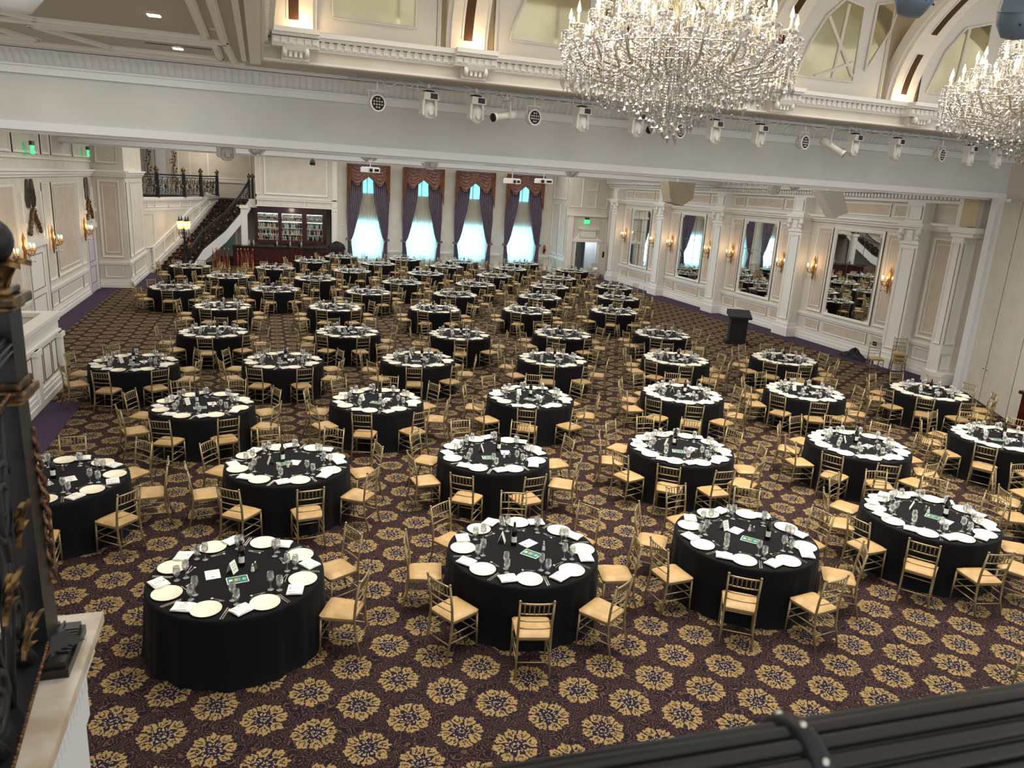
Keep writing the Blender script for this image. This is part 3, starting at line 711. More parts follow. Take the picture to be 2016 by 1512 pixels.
cler('narrow pointed mirror right of the broad arch-edged one', [(13.6,8.15),(14.15,9.1),(14.3,9.75),(13.65,9.6)])
cler('mirror behind the right chandelier, with sloping edge', [(15.55,7.86),(17.2,7.86),(17.2,9.6),(16.4,9.4),(15.9,8.8)], [((16.4,7.9),(16.5,9.4))])
# square downlights
def downlight(x, y, z, label, s=0.09):
    t = thing('ceiling_downlight', label, 'ceiling light', (x,y,z))
    o = MB(); o.box(-s,s,-s,s,-0.012,0.0); o.build('trim_ring', trim_m, t)
    o = MB(); o.box(-s*0.8,s*0.8,-s*0.8,s*0.8,-0.02,-0.012); o.build('lens', down_m, t)
downlight(-1.3,11.72,6.93,'square recessed light in the larger panel of the low ceiling, top left')
downlight(-1.28,14.6,6.93,'square recessed light near the fluted cove, top left')
downlight(13.4,14.2,10.3,'recessed light in the high ceiling between the ribs'); downlight(16.8,14.2,10.3,'recessed light in the high ceiling right of the fifth rib')
for (x,y) in ((-0.6,12.3),(-0.62,14.9),(-4.2,14.2)):
    o = MB(); o.lathe([(0.001,-0.01),(0.05,-0.012),(0.06,0.0)], (0,0,0), 12); tag(o.build('ceiling_sensor', trim_m, None, (x,y,6.93)), {12.3:'tiny round sprinkler cap beside the larger downlight panel',14.9:'tiny round sprinkler cap near the corner of the low ceiling',14.2:'tiny round sprinkler cap at the far left of the low ceiling'}[y], 'sensor')

# ================================================================ STAIR, GALLERY, BAR
POLY = [(-6.6,39.5),(-5.5,39.5),(-4.95,40.2),(-3.95,42.3),(-3.15,44.3),(-2.4,47.0)]
def seg(mb, p, q, z0, z1, th=0.15, z0b=None, z1b=None, off=0.0):
    p = Vector((*p,0)); q = Vector((*q,0)); A = q-p; L = A.length; A.normalize(); N = Vector((A.y,-A.x,0))   # N to the room
    z0b = z0 if z0b is None else z0b; z1b = z1 if z1b is None else z1b
    P = [p+N*off, p+N*(off-th), q+N*(off-th), q+N*off]
    zs0 = [z0,z0,z0b,z0b]; zs1 = [z1,z1,z1b,z1b]
    mb.add([(v.x,v.y,z) for v,z in zip(P,zs0)]+[(v.x,v.y,z) for v,z in zip(P,zs1)], [(0,3,2,1),(4,5,6,7),(0,1,5,4),(1,2,6,5),(2,3,7,6),(3,0,4,7)])
m = MB()
for p, q in zip(POLY[:-1], POLY[1:]): seg(m, p, q, 0, 3.5)
m.box(-9,-2.3,48.6,48.75,0,7.2); m.box(-2.3,0.2,48.6,48.75,0,7.2); m.box(-9.2,-9,34.8,48.7,0,7.2)
struct('wall_gallery', m, wall_m)
m = MB(); m.add([(-9,39.5,3.42),(-5.5,39.5,3.42),(-3.95,42.3,3.42),(-2.4,47.0,3.42),(-0.66,44.9,3.42),(-0.3,44.9,3.42),(-0.3,48.6,3.42),(-9,48.6,3.42)], [(0,1,2,3,4,5,6,7)]); m.box(-0.70,-0.3,44.85,48.6,3.2,3.41); struct('floor', m, purple_m)
m = MB()
for p, q in zip(POLY[:-1], POLY[1:]):
    seg(m,p,q,3.42,3.56,0.2,off=0.08); seg(m,p,q,3.36,3.42,0.15,off=0.04); seg(m,p,q,2.98,3.04,0.15,off=0.04); seg(m,p,q,2.92,2.98,0.15,off=0.02)
# panels on the gallery face and the wall behind the stair
def pframe(mb, p, q, t0, t1, z0, z1, w=0.05, d=0.04):
    p = Vector((*p,0)); q = Vector((*q,0)); A = q-p; L = A.length; A.normalize(); N = Vector((A.y,-A.x,0)); mb.frame(p,A,N,L*t0,L*t1,z0,z1,w,d)
for (p,q) in ((POLY[0],POLY[1]),): pframe(m,p,q,0.0,0.95,3.08,3.34)
for (p,q) in list(zip(POLY[1:-1],POLY[2:])): pframe(m,p,q,0.03,0.48,3.08,3.34,0.04); pframe(m,p,q,0.52,0.97,3.08,3.34,0.04)
pframe(m,POLY[0],POLY[1],0.1,0.95,1.2,2.8,0.07,0.05); pframe(m,POLY[0],POLY[1],0.1,0.95,0.4,0.85); 
base(Vector((-6.6,39.5,0)),XA,(0,-1,0),0,1.1,m); rail(Vector((-6.6,39.5,0)),XA,(0,-1,0),0,1.1,m,1.0)
pframe(m,POLY[1],POLY[2],0.05,0.95,1.2,2.8,0.05)
def sl(mb, pts, z_of, w, th, off):      # sloping mould along the stair
    for (p,z0),(q,z1) in zip(pts[:-1],pts[1:]): seg(mb,p,q,z0,z0+w,th,z1,z1+w,off)
def lerp(a,b,t): return a+(b-a)*t
LEFT = [(-5.15,39.9),(-4.35,41.5),(-3.6,43.2),(-2.95,45.0),(-2.4,47.0)]
RIGHT = [(-3.5,40.4),(-2.95,41.7),(-1.93,43.5),(-1.22,44.3),(-0.68,44.95)]
ZS = [0.0,0.86,1.75,2.6,3.42]
for k, (dz, w) in enumerate(((1.18,0.05),(1.05,0.08),(0.42,0.04),(0.25,0.06))):
    for j in range(4): seg(m, LEFT[j], LEFT[j+1], ZS[j]+dz, min(ZS[j]+dz+w,3.4), 0.1, min(ZS[j+1]+dz,3.36), min(ZS[j+1]+dz+w,3.41), 0.12)
for j in range(4):
    for t in (0.02,0.5): 
        p = (lerp(LEFT[j][0],LEFT[j+1][0],t),lerp(LEFT[j][1],LEFT[j+1][1],t)); q = (lerp(LEFT[j][0],LEFT[j+1][0],t+0.05),lerp(LEFT[j][1],LEFT[j+1][1],t+0.05)); z = lerp(ZS[j],ZS[j+1],t)
        if z+1.05 < 3.3: seg(m,p,q,z+0.46,z+1.05,0.1,z+0.5,z+1.08,0.11)
# upper wall panels and door surround beyond the gallery
m.frame((0,48.6,0),XA,(0,-1,0),-8.8,-6.6,3.9,6.5,0.07); m.frame((0,48.6,0),XA,(0,-1,0),-3.0,-0.6,4.5,6.5,0.08); m.frame((0,48.6,0),XA,(0,-1,0),-6.3,-5.9,3.6,6.5,0.06); m.box(-3.0,-0.4,48.5,48.6,4.3,4.37)
m.frame((0,48.6,0),XA,(0,-1,0),-4.6,-3.9,3.6,6.5,0.06)
struct('trim_23', m, trim_m)
m = MB(); m.box(-5.75,-5.25,48.57,48.6,3.45,6.2); struct('door_4', m, brightwall_m)
for xo, lb in ((-6.1,'left'),(-4.75,'right')):
    o = MB(); rnd = random.Random(5)
    pts = [(0.08*math.sin(z*5), -0.05, z) for z in [0.12*k for k in range(24)]]
    o.tube(pts, 0.025, 5); [o.sphere((0.12*math.sin(z*7+1), -0.06, z), 0.05, 6) for z in [0.17*k for k in range(16)]]
    tag(o.build('wall_garland', oldgold_m, None, (xo,48.55,3.9)), 'twisting gilt garland on the upper gallery wall, %s of the bright doorway' % lb, 'wall ornament')
# stair
t = thing('grand_staircase', 'curved carpeted staircase rising to the gallery with white outer stringer', 'staircase', (0,0,0))
stair_m = noisy(mat('stair_carpet', (30, 20, 22), 0.95), (150, 96, 52), 7, 0.56, 0.64, 0, 5)
o = MB(); NS = 20
def along(L_, t_):
    j = min(3, int(t_*4)); f = t_*4-j; return (lerp(L_[j][0],L_[j+1][0],f), lerp(L_[j][1],L_[j+1][1],f))
for k in range(NS):
    a0 = along(LEFT,k/NS); a1 = along(LEFT,(k+1)/NS); b0 = along(RIGHT,k/NS); b1 = along(RIGHT,(k+1)/NS); z = 3.42*(k+1)/NS; zb = max(0, z-0.55)
    e = 0.15
    a0 = (a0[0]+e, a0[1]); a1 = (a1[0]+e, a1[1])
    o.add([(*a0,zb),(*b0,zb),(*b1,zb),(*a1,zb),(*a0,z),(*b0,z),(*b1,z),(*a1,z)], [(0,3,2,1),(4,5,6,7),(0,1,5,4),(1,2,6,5),(2,3,7,6),(3,0,4,7)])
o.build('steps', stair_m, t)
o = MB()
for k in range(24):
    p = along(RIGHT,k/24); q = along(RIGHT,(k+1)/24); z0 = 3.42*k/24; z1 = 3.42*(k+1)/24
    seg(o,p,q,max(0,z0-0.42),z0+0.14,0.06,max(0,z1-0.42),z1+0.14,0.07)
o.build('stringer', cool_m, t)
RZ = [(along(RIGHT,k/24), 3.42*k/24) for k in range(25)]
o = MB(); o.tube([(p[0],p[1],z+1.08) for p,z in RZ], 0.05, 8); o.tube([(p[0],p[1],z+0.18) for p,z in RZ], 0.025, 6); o.tube([(p[0],p[1],z+0.95) for p,z in RZ], 0.018, 6)
o.build('handrail', black_m, t)
def spiral(o, c, ax, r0, turns, w=0.014, sgn=1, ph=0.0, n=26, mi=0):
    """flat scroll in the vertical plane along unit direction ax"""
    pts = []
    for i in range(n):
        q = i/(n-1); r = r0*(1-0.82*q); th = ph+sgn*turns*2*PI*q
        pts.append((c[0]+ax[0]*r*math.cos(th), c[1]+ax[1]*r*math.cos(th), c[2]+r*math.sin(th)))
    o.tube(pts, w, 5, mi)
o = MB()
for k in range(0,24,2):
    (p,z),(q,z2) = RZ[k],RZ[k+1]; ax = Vector((q[0]-p[0],q[1]-p[1],0)).normalized()
    spiral(o,(p[0],p[1],z+0.72),ax,0.17,1.6,0.014,1,k); spiral(o,(q[0],q[1],z2+0.42),ax,0.16,1.6,0.014,-1,k*0.7+1); 
    o.tube([(p[0],p[1],z+0.18),(q[0],q[1],z2+0.95)],0.014,5)
o.build('scrollwork', black_m, t)
o = MB()
for k in range(1,24,3): (p,z) = RZ[k]; o.lathe([(0.001,-0.03),(0.07,0),(0.001,0.03)],(p[0],p[1],z+0.55),8,0,False,'y')
o.build('rosette', oldgold_m, t)
def newel(parent, x, y, z, h=1.15, s=0.07):
    o = MB(); o.box(x-s,x+s,y-s,y+s,z,z+h); o.box(x-s*1.4,x+s*1.4,y-s*1.4,y+s*1.4,z,z+0.07); np_ = o.build('newel_post', black_m, parent)
    o = MB(); o.lathe([(0.02,0),(s*1.2,0.03),(s*0.6,0.07),(s*1.5,0.16),(s*1.2,0.24),(s*0.4,0.30),(0.001,0.38)],(x,y,z+h),8); o.build('finial', oldgold_m, np_)
for (p,z) in (RZ[0],RZ[24]): newel(t, p[0], p[1], z)
newel(t, -0.5, 45.0, 3.42); newel(t, -0.3, 45.1, 3.42)
# gallery railing
t = thing('gallery_railing', 'black wrought iron railing with gold blossoms along the upper gallery', 'railing', (0,0,0))
GP = [(-6.6,39.45),(-5.5,39.45),(-4.95,40.15),(-3.95,42.25),(-3.15,44.25),(-2.42,46.9)]
o = MB()
for z, r in ((4.62,0.04),(4.5,0.018),(3.66,0.022)): o.tube([(x,y,z) for x,y in GP], r, 6)
o.build('handrail', black_m, t)
o = MB(); g = MB(); rnd = random.Random(2)
for (p,q) in zip(GP[:-1],GP[1:]):
    A = Vector((q[0]-p[0],q[1]-p[1],0)); L = A.length; A.normalize(); n = max(2,int(L/0.42))
    for i in range(n):
        a = (i+0.5)/n*L; cx, cy = p[0]+A.x*a, p[1]+A.y*a
        spiral(o,(cx,cy,4.27),A,0.20,1.7,0.015,1,rnd.random()*6); spiral(o,(cx,cy,3.88),A,0.19,1.7,0.015,-1,rnd.random()*6)
        o.tube([(cx-A.x*0.2,cy-A.y*0.2,3.66),(cx-A.x*0.1,cy-A.y*0.1,4.0),(cx+A.x*0.18,cy+A.y*0.18,4.5)],0.014,5)
        if i % 2 == 0: g.lathe([(0.001,-0.03),(0.10,0),(0.001,0.03)],(cx,cy-0.02,4.07),8,0,False,'y')
o.build('scrollwork', black_m, t); g.build('rosette', oldgold_m, t)
for x,y in ((-4.78,40.5),(-3.78,42.6),(-3.1,44.4),(-2.42,46.9)): newel(t,x,y,3.56,1.12,0.08)
# street-style lamp at the stair foot
t = thing('newel_lantern', 'black post lantern with glowing amber cups at the foot of the staircase', 'lamp', (-3.72,40.75,0))
o = MB(); o.lathe([(0.16,0),(0.16,0.5),(0.09,0.6),(0.07,1.0),(0.045,1.15),(0.04,2.0),(0.06,2.05),(0.03,2.1)],(0,0,0),10); o.tube([(0,0,2.0),(0,0,2.45)],0.025,6); o.build('post', black_m, t)
for k in range(4):
    th = k*PI/2+0.5; x,y = 0.22*math.cos(th),0.22*math.sin(th)
    o = MB(); o.tube([(0,0,1.75),(x*0.7,y*0.7,1.62),(x*1.2,y*1.2,1.85),(x,y,2.05)],0.018,5); spiral(o,(x*0.6,y*0.6,1.85),(math.cos(th),math.sin(th)),0.1,1.4,0.012); o.lathe([(0.10,0.46),(0.05,0.52),(0.03,0.6),(0.001,0.74)],(x,y,2.0),8); o.build('bracket', black_m, t)
    o = MB(); o.lathe([(0.05,0.08),(0.09,0.2),(0.1,0.45)],(x,y,2.0),8); o.build('lantern_glass', lantern_m, t)
point('lantern_light', (-3.72,40.4,2.3), 9)
# landing column
o = MB(); o.box(-0.17,0.17,-0.17,0.17,0.3,3.1); o.box(-0.23,0.23,-0.23,0.23,0,0.3); o.box(-0.23,0.23,-0.23,0.23,3.05,3.22); o.frame((0,-0.17,0),XA,(0,-1,0),-0.11,0.11,0.45,2.9,0.025,0.015)
o2 = o.build('trim_24', trim_m, None, (-0.98,44.5,0)); o2['kind'] = 'structure'
m = MB(); m.box(-0.3,3.9,44.85,47.2,3.2,3.42); m.box(-1.4,-0.3,45.0,47.2,3.1,3.2); struct('ceiling', m, wall_m)
m = MB(); m.box(-1.4,4.0,47.0,47.2,0,3.2); m.box(3.85,4.0,44.8,47.0,0,3.2); m.box(-1.5,-1.4,45.6,47.2,0,3.2); m.box(-0.72,-0.3,44.78,44.85,3.1,3.56); m.box(3.85,4.0,47.0,48.7,3.2,7.2); struct('wall_bar', m, wall_m)

# bar
t = thing('bar_counter', 'long mahogany bar counter with black speckled top in front of the bottle cabinets', 'bar', (0,0,0))
o = MB(); o.box(-1.6,4.35,43.75,44.3,0.1,1.04); o.box(-1.6,4.35,43.7,44.3,0,0.12)
for a0,a1 in ((-1.5,-0.55),(-0.15,1.25),(1.75,3.15),(3.6,4.25)):
    o.frame((0,43.75,0),XA,(0,-1,0),a0,a1,0.25,0.9,0.05,0.02)
for a in (-0.35,1.5,3.38): o.box(a-0.1,a+0.1,43.7,43.75,0.1,1.02); o.lathe([(0.001,0),(0.05,0),(0.05,0.06),(0.001,0.1)],(a,43.69,0.3),8)
o.build('panelled_front', maho_m, t)
o = MB(); o.box(-1.65,4.42,43.62,44.35,1.04,1.1); o.build('counter_top', counter_m, t)
o = MB(); o.tube([(-1.5,43.55,0.16),(4.3,43.55,0.16)],0.02,6); o.build('foot_rail', brass_m, t)
t = thing('bottle_cabinet', 'mahogany back bar cabinet with three glazed bays of lit shelves', 'cabinet', (0,0,0))
CB = ((-0.28,0.83),(1.02,2.15),(2.4,3.3)); CY = 45.6
o = MB(); o.box(-0.45,3.5,CY+0.42,CY+0.5,1.12,3.0); o.box(-0.45,3.5,CY-0.02,CY+0.5,1.12,1.3); o.box(-0.5,3.55,CY-0.08,CY+0.5,2.98,3.12)
for a0,a1 in ((-0.45,-0.28),(0.83,1.02),(2.15,2.4),(3.3,3.5)): o.box(a0,a1,CY,CY+0.45,1.28,2.98)
for a0,a1 in CB: o.box(a0,a1,CY,CY+0.45,2.8,2.98)
o.build('cabinet_body', maho_m, t)
bi = 0
for ib,(a0,a1) in enumerate(CB):
    o = MB(); o.box(a0,a1,CY+0.41,CY+0.42,1.3,2.8); o.build('brightening_mirror', mirror_m, t)  # mirror added behind the shelves to brighten the dark bays
    o = MB()
    for z in (1.62,1.98,2.36,2.6): o.box(a0,a1,CY+0.04,CY+0.4,z-0.012,z)
    o.build('shelf', glass_m if False else cool_m, t)
    o = MB(); o.box(a0+0.02,a1-0.02,CY+0.03,CY+0.05,2.32,2.345); o.box(a0+0.02,a1-0.02,CY+0.03,CY+0.05,2.77,2.79); o.build('shelf_light', led_m, t)
bm = [mat('spirit_clear',(200,204,204),0.1,coat=0.5), mat('spirit_amber',(150,84,34),0.12,coat=0.5), mat('spirit_green',(40,84,56),0.12,coat=0.5), mat('spirit_pale',(214,206,180),0.15,coat=0.5), wine_m]
BP = [(0.001,0),(0.036,0),(0.038,0.16),(0.03,0.19),(0.013,0.22),(0.013,0.29),(0.001,0.29)]
bmesh_ = []
for mm in bm:
    o = MB(); o.lathe(BP,(0,0,0),8); bmesh_.append(o.mesh('liquor_bottle', mm))
rnd = random.Random(11)
sh = ((1.30,'bottom'),(1.62,'second'),(1.98,'third'),(2.36,'fourth'),(2.6,'top'))
for ib,(a0,a1) in enumerate(CB):
    for z, sn in sh:
        n = 9
        for k in range(n):
            kind = rnd.randrange(5)
            if z > 2.3: kind = rnd.choice((0,3))
            ob = bpy.data.objects.new('liquor_bottle', bmesh_[kind]); C.objects.link(ob)
            ob.location = (a0+0.08+(a1-a0-0.16)*k/(n-1), CY+0.12+0.14*rnd.random(), z); s_ = 0.72 if z > 2.3 else 0.95+0.1*rnd.random(); ob.scale = (s_*1.05,s_*1.05,s_*(0.6 if z > 2.3 else 1))
            tag(ob, 'bottle in a row on the %s shelf of the %s cabinet bay' % (sn, ('left','middle','right')[ib]), 'bottle', 'bottles on the %s shelf, %s bay' % (sn, ('left','middle','right')[ib]))
for k,x in enumerate((-0.75,-0.62,-0.52,0.62,0.72,1.3,1.42,1.9,2.02)):
    ob = bpy.data.objects.new('liquor_bottle', bmesh_[4 if k%2 else 0]); C.objects.link(ob); ob.location = (x,44.15,1.1); tag(ob,'bottle standing on the black bar top','bottle','bottles on the bar top')
o = MB(); rnd = random.Random(9)
def lump(o, sx, sy, sz, seed, n=14, k=10):
    r = random.Random(seed)
    ph = [r.random()*6 for _ in range(6)]
    def f(s,v):
        th = 2*PI*s; q = PI/2*v
        rr = 1+0.14*math.sin(3*th+ph[0])+0.10*math.sin(5*th+ph[1]+3*v)+0.06*math.sin(9*th+ph[2])
        zz = math.sin(q)*(1+0.16*math.sin(4*th+ph[3])+0.12*math.sin(7*th+ph[4]))
        return (sx*rr*math.cos(th)*math.cos(q), sy*rr*math.sin(th)*math.cos(q), max(0.0, sz*zz))
    o.grid(f, n*3, k)
lump(o,0.42,0.25,0.3,4); tag(o.build('dark_bag', bag_m, None, (3.9,44.0,1.1)), 'dark crumpled bag on the right end of the bar', 'bag')
o = MB(); lump(o,0.27,0.55,0.2,8); lump(o,0.2,0.25,0.3,2); tag(o.build('dark_bag', bag_m, None, (19.3,20.3,0)), 'black cloth bundle on the floor against the right wall', 'bag')
# rope stanchions
sp_ = [(-2.55,42.3),(-2.35,42.45),(-2.2,42.25),(-1.95,42.4),(-1.75,42.3),(-1.3,42.35),(-1.15,42.5),(-0.95,42.3),(-0.8,42.5),(-0.55,42.35)]
proto = None
for k,(x,y) in enumerate(sp_):
    if proto is None:
        t = thing('rope_stanchion', 'brass stanchion with red velvet rope, stored by the stair column', 'stanchion', (x,y,0), 0, 'rope stanchions beside the stair')
        o = MB(); o.lathe([(0.001,0),(0.16,0.0),(0.16,0.02),(0.05,0.05),(0.022,0.07),(0.022,0.95),(0.045,0.97),(0.02,0.99),(0.045,1.03),(0.001,1.07)],(0,0,0),10); o.build('pole', brass_m, t)
        o = MB(); o.tube([(0.03,-0.03,0.9),(0.06,-0.05,0.5),(0.07,-0.05,0.12),(0.11,-0.04,0.12),(0.12,-0.03,0.5),(0.1,-0.02,0.75)],0.022,6); o.build('velvet_rope', redrope_m, t); proto = t
    else: dup(proto,(x,y,0),k)
# podium
t = thing('podium', 'free-standing black podium on the open carpet near the right wall', 'podium', (16.25,22.8,0), -0.42)
o = MB(); o.box(-0.42,0.42,-0.27,0.27,0,0.07); o.box(-0.38,0.38,-0.24,0.24,0.07,0.14); o.box(-0.3,0.3,-0.2,0.2,0.14,0.98); o.build('body', black_p := mat('podium_black',(22,24,27),0.6), t)
o = MB(); o.prism([(-0.34,0.94),(0.34,1.05),(0.34,1.2),(-0.34,1.02)],-0.40,0.40,0,0); o.build('reading_top', black_p, t)
# cabinet at the right edge
t = thing('serving_cabinet', 'mahogany cabinet with fluted corner and gilt carving at the right edge', 'cabinet', (17.3,11.95,0), 0)
o = MB(); o.box(0,1.6,0,0.7,0.08,0.92); o.box(-0.04,1.64,-0.04,0.74,0,0.1); o.box(-0.06,1.66,-0.06,0.76,0.92,1.0)
for k in range(4): o.box(0.05+k*0.05,0.07+k*0.05,-0.02,0,0.15,0.85); o.box(-0.02,0,0.05+k*0.05,0.07+k*0.05,0.15,0.85)
o.build('cabinet_body', maho_m, t)
o = MB(); [o.sphere((0.7+0.06*k,-0.02,0.55+0.03*math.sin(k*2)),0.03,6) for k in range(5)]; o.build('gilt_carving', brass_m, t)
o = MB(); lump(o,0.7,0.32,0.14,5); tag(o.build('folded_linens', bag_m, None, (18.15,12.3,1.0)), 'dark folded linens heaped on the cabinet at the right edge', 'linens')
# folding wall leaves
def leaf(n, p, q, z1=5.42):
    p = Vector((*p,0)); q = Vector((*q,0)); A = q-p; L = A.length; A.normalize(); N = Vector((A.y,-A.x,0))
    t = bpy.data.objects.new('door_%d' % n, None); C.objects.link(t); t['kind'] = 'structure'
    o = MB(); o.obox(p,A,N,0.008,L-0.008,-0.08,0,0.02,z1); o.build('folding_leaf', wall_m, t); return t, p, A, N, L
LV = [(19.5,16.1),(18.83,14.95),(17.95,13.42),(17.3,12.3)]
for k in range(3):
    t, p, A, N, L = leaf(5+k, LV[k], LV[k+1])
    o = MB(); o.obox(p,A,N,0,0.012,0.0,0.006,0,5.42); o.build('seal_strip', darkpl_m, t)
    if k < 2:
        o = MB(); a = L-0.12 if k == 0 else 0.13; c_ = p+A*a
        o.sphere((c_.x+N.x*0.01,c_.y+N.y*0.01,0.95),0.035,8); o.build('flush_latch', steel_m, t)
    if k == 0:
        o = MB(); [o.obox(p,A,N,0.0,0.03,0,0.03,z,z+0.25) for z in (0.9,2.2,3.4,4.9)]; o.build('hinge', cool_m, t)
# extinguisher, switches
t = thing('fire_extinguisher', 'red fire extinguisher on the wall right of the last window', 'fire extinguisher', (16.72,44.5,1.12))
o = MB(); o.lathe([(0.001,0),(0.07,0),(0.07,0.36),(0.03,0.44),(0.02,0.47)],(0,0,0),12); o.build('cylinder', red_m, t)
o = MB(); o.box(-0.03,0.03,-0.05,0.03,0.46,0.52); o.tube([(0.03,0,0.48),(0.1,-0.03,0.4),(0.09,-0.04,0.15)],0.012,6); o.box(-0.06,0.06,-0.075,-0.068,0.12,0.26); o.build('valve', darkpl_m, t)
for (x,z,lb) in ((4.3,2.2,'left of the first window'),(13.55,2.1,'between the last two windows'),(16.6,1.75,'above the fire extinguisher')):
    o = MB(); o.box(-0.05,0.05,-0.03,0,0,0.14); o.box(-0.02,0.02,-0.04,-0.03,0.03,0.1,1); tag(o.build('wall_control',[trim_m,exitbox_m],None,(x,YF,z)),'small control box on the far wall, '+lb,'switch')
o = MB(); o.box(-0.02,0,-0.09,0.09,0,0.14); tag(o.build('wall_outlet', darkpl_m, None, (XR,19.95,0.5)), 'small dark outlet plate low on the right wall beside the first pilaster', 'outlet')
# exit signs
def exit_sign(loc, rz, label, box=True):
    t = thing('exit_sign', label, 'exit sign', loc, rz)
    o = MB(); o.box(-0.17,0.17,-0.03,0.0,-0.02,0.22); o.build('sign_face', exit_m, t)
    o = MB(); o.box(-0.14,0.14,-0.05,0.03,0.22,0.34); o.build('housing', exitbox_m, t)
    cu = bpy.data.curves.new('exit_text','FONT'); cu.body = 'EXIT'; cu.size = 0.17; cu.align_x = 'CENTER'; cu.extrude = 0.003
    tmp = bpy.data.objects.new('tmp', cu); C.objects.link(tmp); dg = bpy.context.evaluated_depsgraph_get(); me = bpy.data.meshes.new_from_object(tmp.evaluated_get(dg)); bpy.data.objects.remove(tmp)
    me.materials.clear(); me.materials.append(trim_m); x = bpy.data.objects.new('lettering', me); C.objects.link(x); x.parent = t; x.rotation_euler = (PI/2,0,0); x.location = (0,-0.034,0.04)
exit_sign((18.35,41.9,3.2), 0, 'green lit EXIT sign above the open doorway, far right corner')
exit_sign((-6.3,25.8,5.15), PI/2, 'green exit sign edge-on, high on the left wall over the nearer door')
exit_sign((-6.3,33.4,5.22), PI/2, 'green exit sign edge-on, high on the left wall over the farther door')
# sconces
def make_sconce(name_label, loc, rz):
    t = thing('wall_sconce', name_label, 'wall lamp', loc, rz, 'gilt candle sconces')   # local +y points away from the wall
    o = MB(); o.lathe([(0.001,-0.42),(0.02,-0.38),(0.045,-0.2),(0.03,-0.05),(0.06,0.05),(0.035,0.16),(0.05,0.3),(0.02,0.42),(0.001,0.5)],(0,0.04,0),8)
    for k,(dx,dy) in enumerate(((-0.22,0.14),(-0.11,0.24),(0.11,0.24),(0.22,0.14),(0,0.30))):
        o.tube([(0,0.06,-0.05),(dx*0.5,dy*0.6+0.02,-0.16),(dx,dy,-0.08),(dx,dy,0.0)],0.012,5); o.lathe([(0.015,-0.02),(0.045,0.0),(0.045,0.012),(0.015,0.015)],(dx,dy,0),8)
    o.build('bracket', brass_m, t)
    o = MB()
    for dx,dy in ((-0.22,0.14),(-0.11,0.24),(0.11,0.24),(0.22,0.14),(0,0.30)): o.lathe([(0.012,0.015),(0.012,0.1),(0.001,0.1)],(dx,dy,0),6)
    o.build('candle_sleeve', plate_m, t)
    o = MB()
    for dx,dy in ((-0.22,0.14),(-0.11,0.24),(0.11,0.24),(0.22,0.14),(0,0.30)): o.lathe([(0.001,0.1),(0.016,0.125),(0.013,0.15),(0.001,0.19)],(dx,dy,0),6)
    o.build('bulb', flame_m, t)
    o = MB()
    for dx,dy in ((-0.22,0.14),(-0.11,0.24),(0.11,0.24),(0.22,0.14),(0,0.30),(-0.05,0.12),(0.05,0.12)):
        for j in range(4): o.octa((dx*0.95,dy*0.95,-0.06-j*0.05),0.014,0.022,0.022)
        o.octa((dx*0.95,dy*0.95,-0.3),0.022,0.03,0.05)
    o.build('crystal_drops', crystal_m, t); return t
SC = [(XR-0.06,v,2.72,PI/2) for v in (39.4,35.95,34.15,30.65,28.82,25.3,23.45,19.75)]+[(XL+0.06,v,2.5,-PI/2) for v in (22.9,24.45,27.6,32.3)]
sl_ = ['on the right wall left of the farthest mirror','on the right wall right of the farthest mirror','on the right wall left of the third mirror','on the right wall right of the third mirror','on the right wall left of the second mirror','on the right wall right of the second mirror','on the right wall left of the nearest mirror','on the right wall right of the nearest mirror','on the left wall at the picture edge','on the left wall, near side of the nearer door','on the left wall, far side of the nearer door','on the left wall beside the lavender door']
sp0 = None
for k,(x,y,z,rz) in enumerate(SC):
    lb = 'lit gilt candle sconce '+sl_[k]
    if sp0 is None: sp0 = make_sconce(lb,(x,y,z),rz)
    else: dup(sp0,(x,y,z),rz,lb)
    point('sconce_light', (x+(-0.3 if x > 0 else 0.3), y, z+0.22), 5.5, (1,0.66,0.34), 0.08)
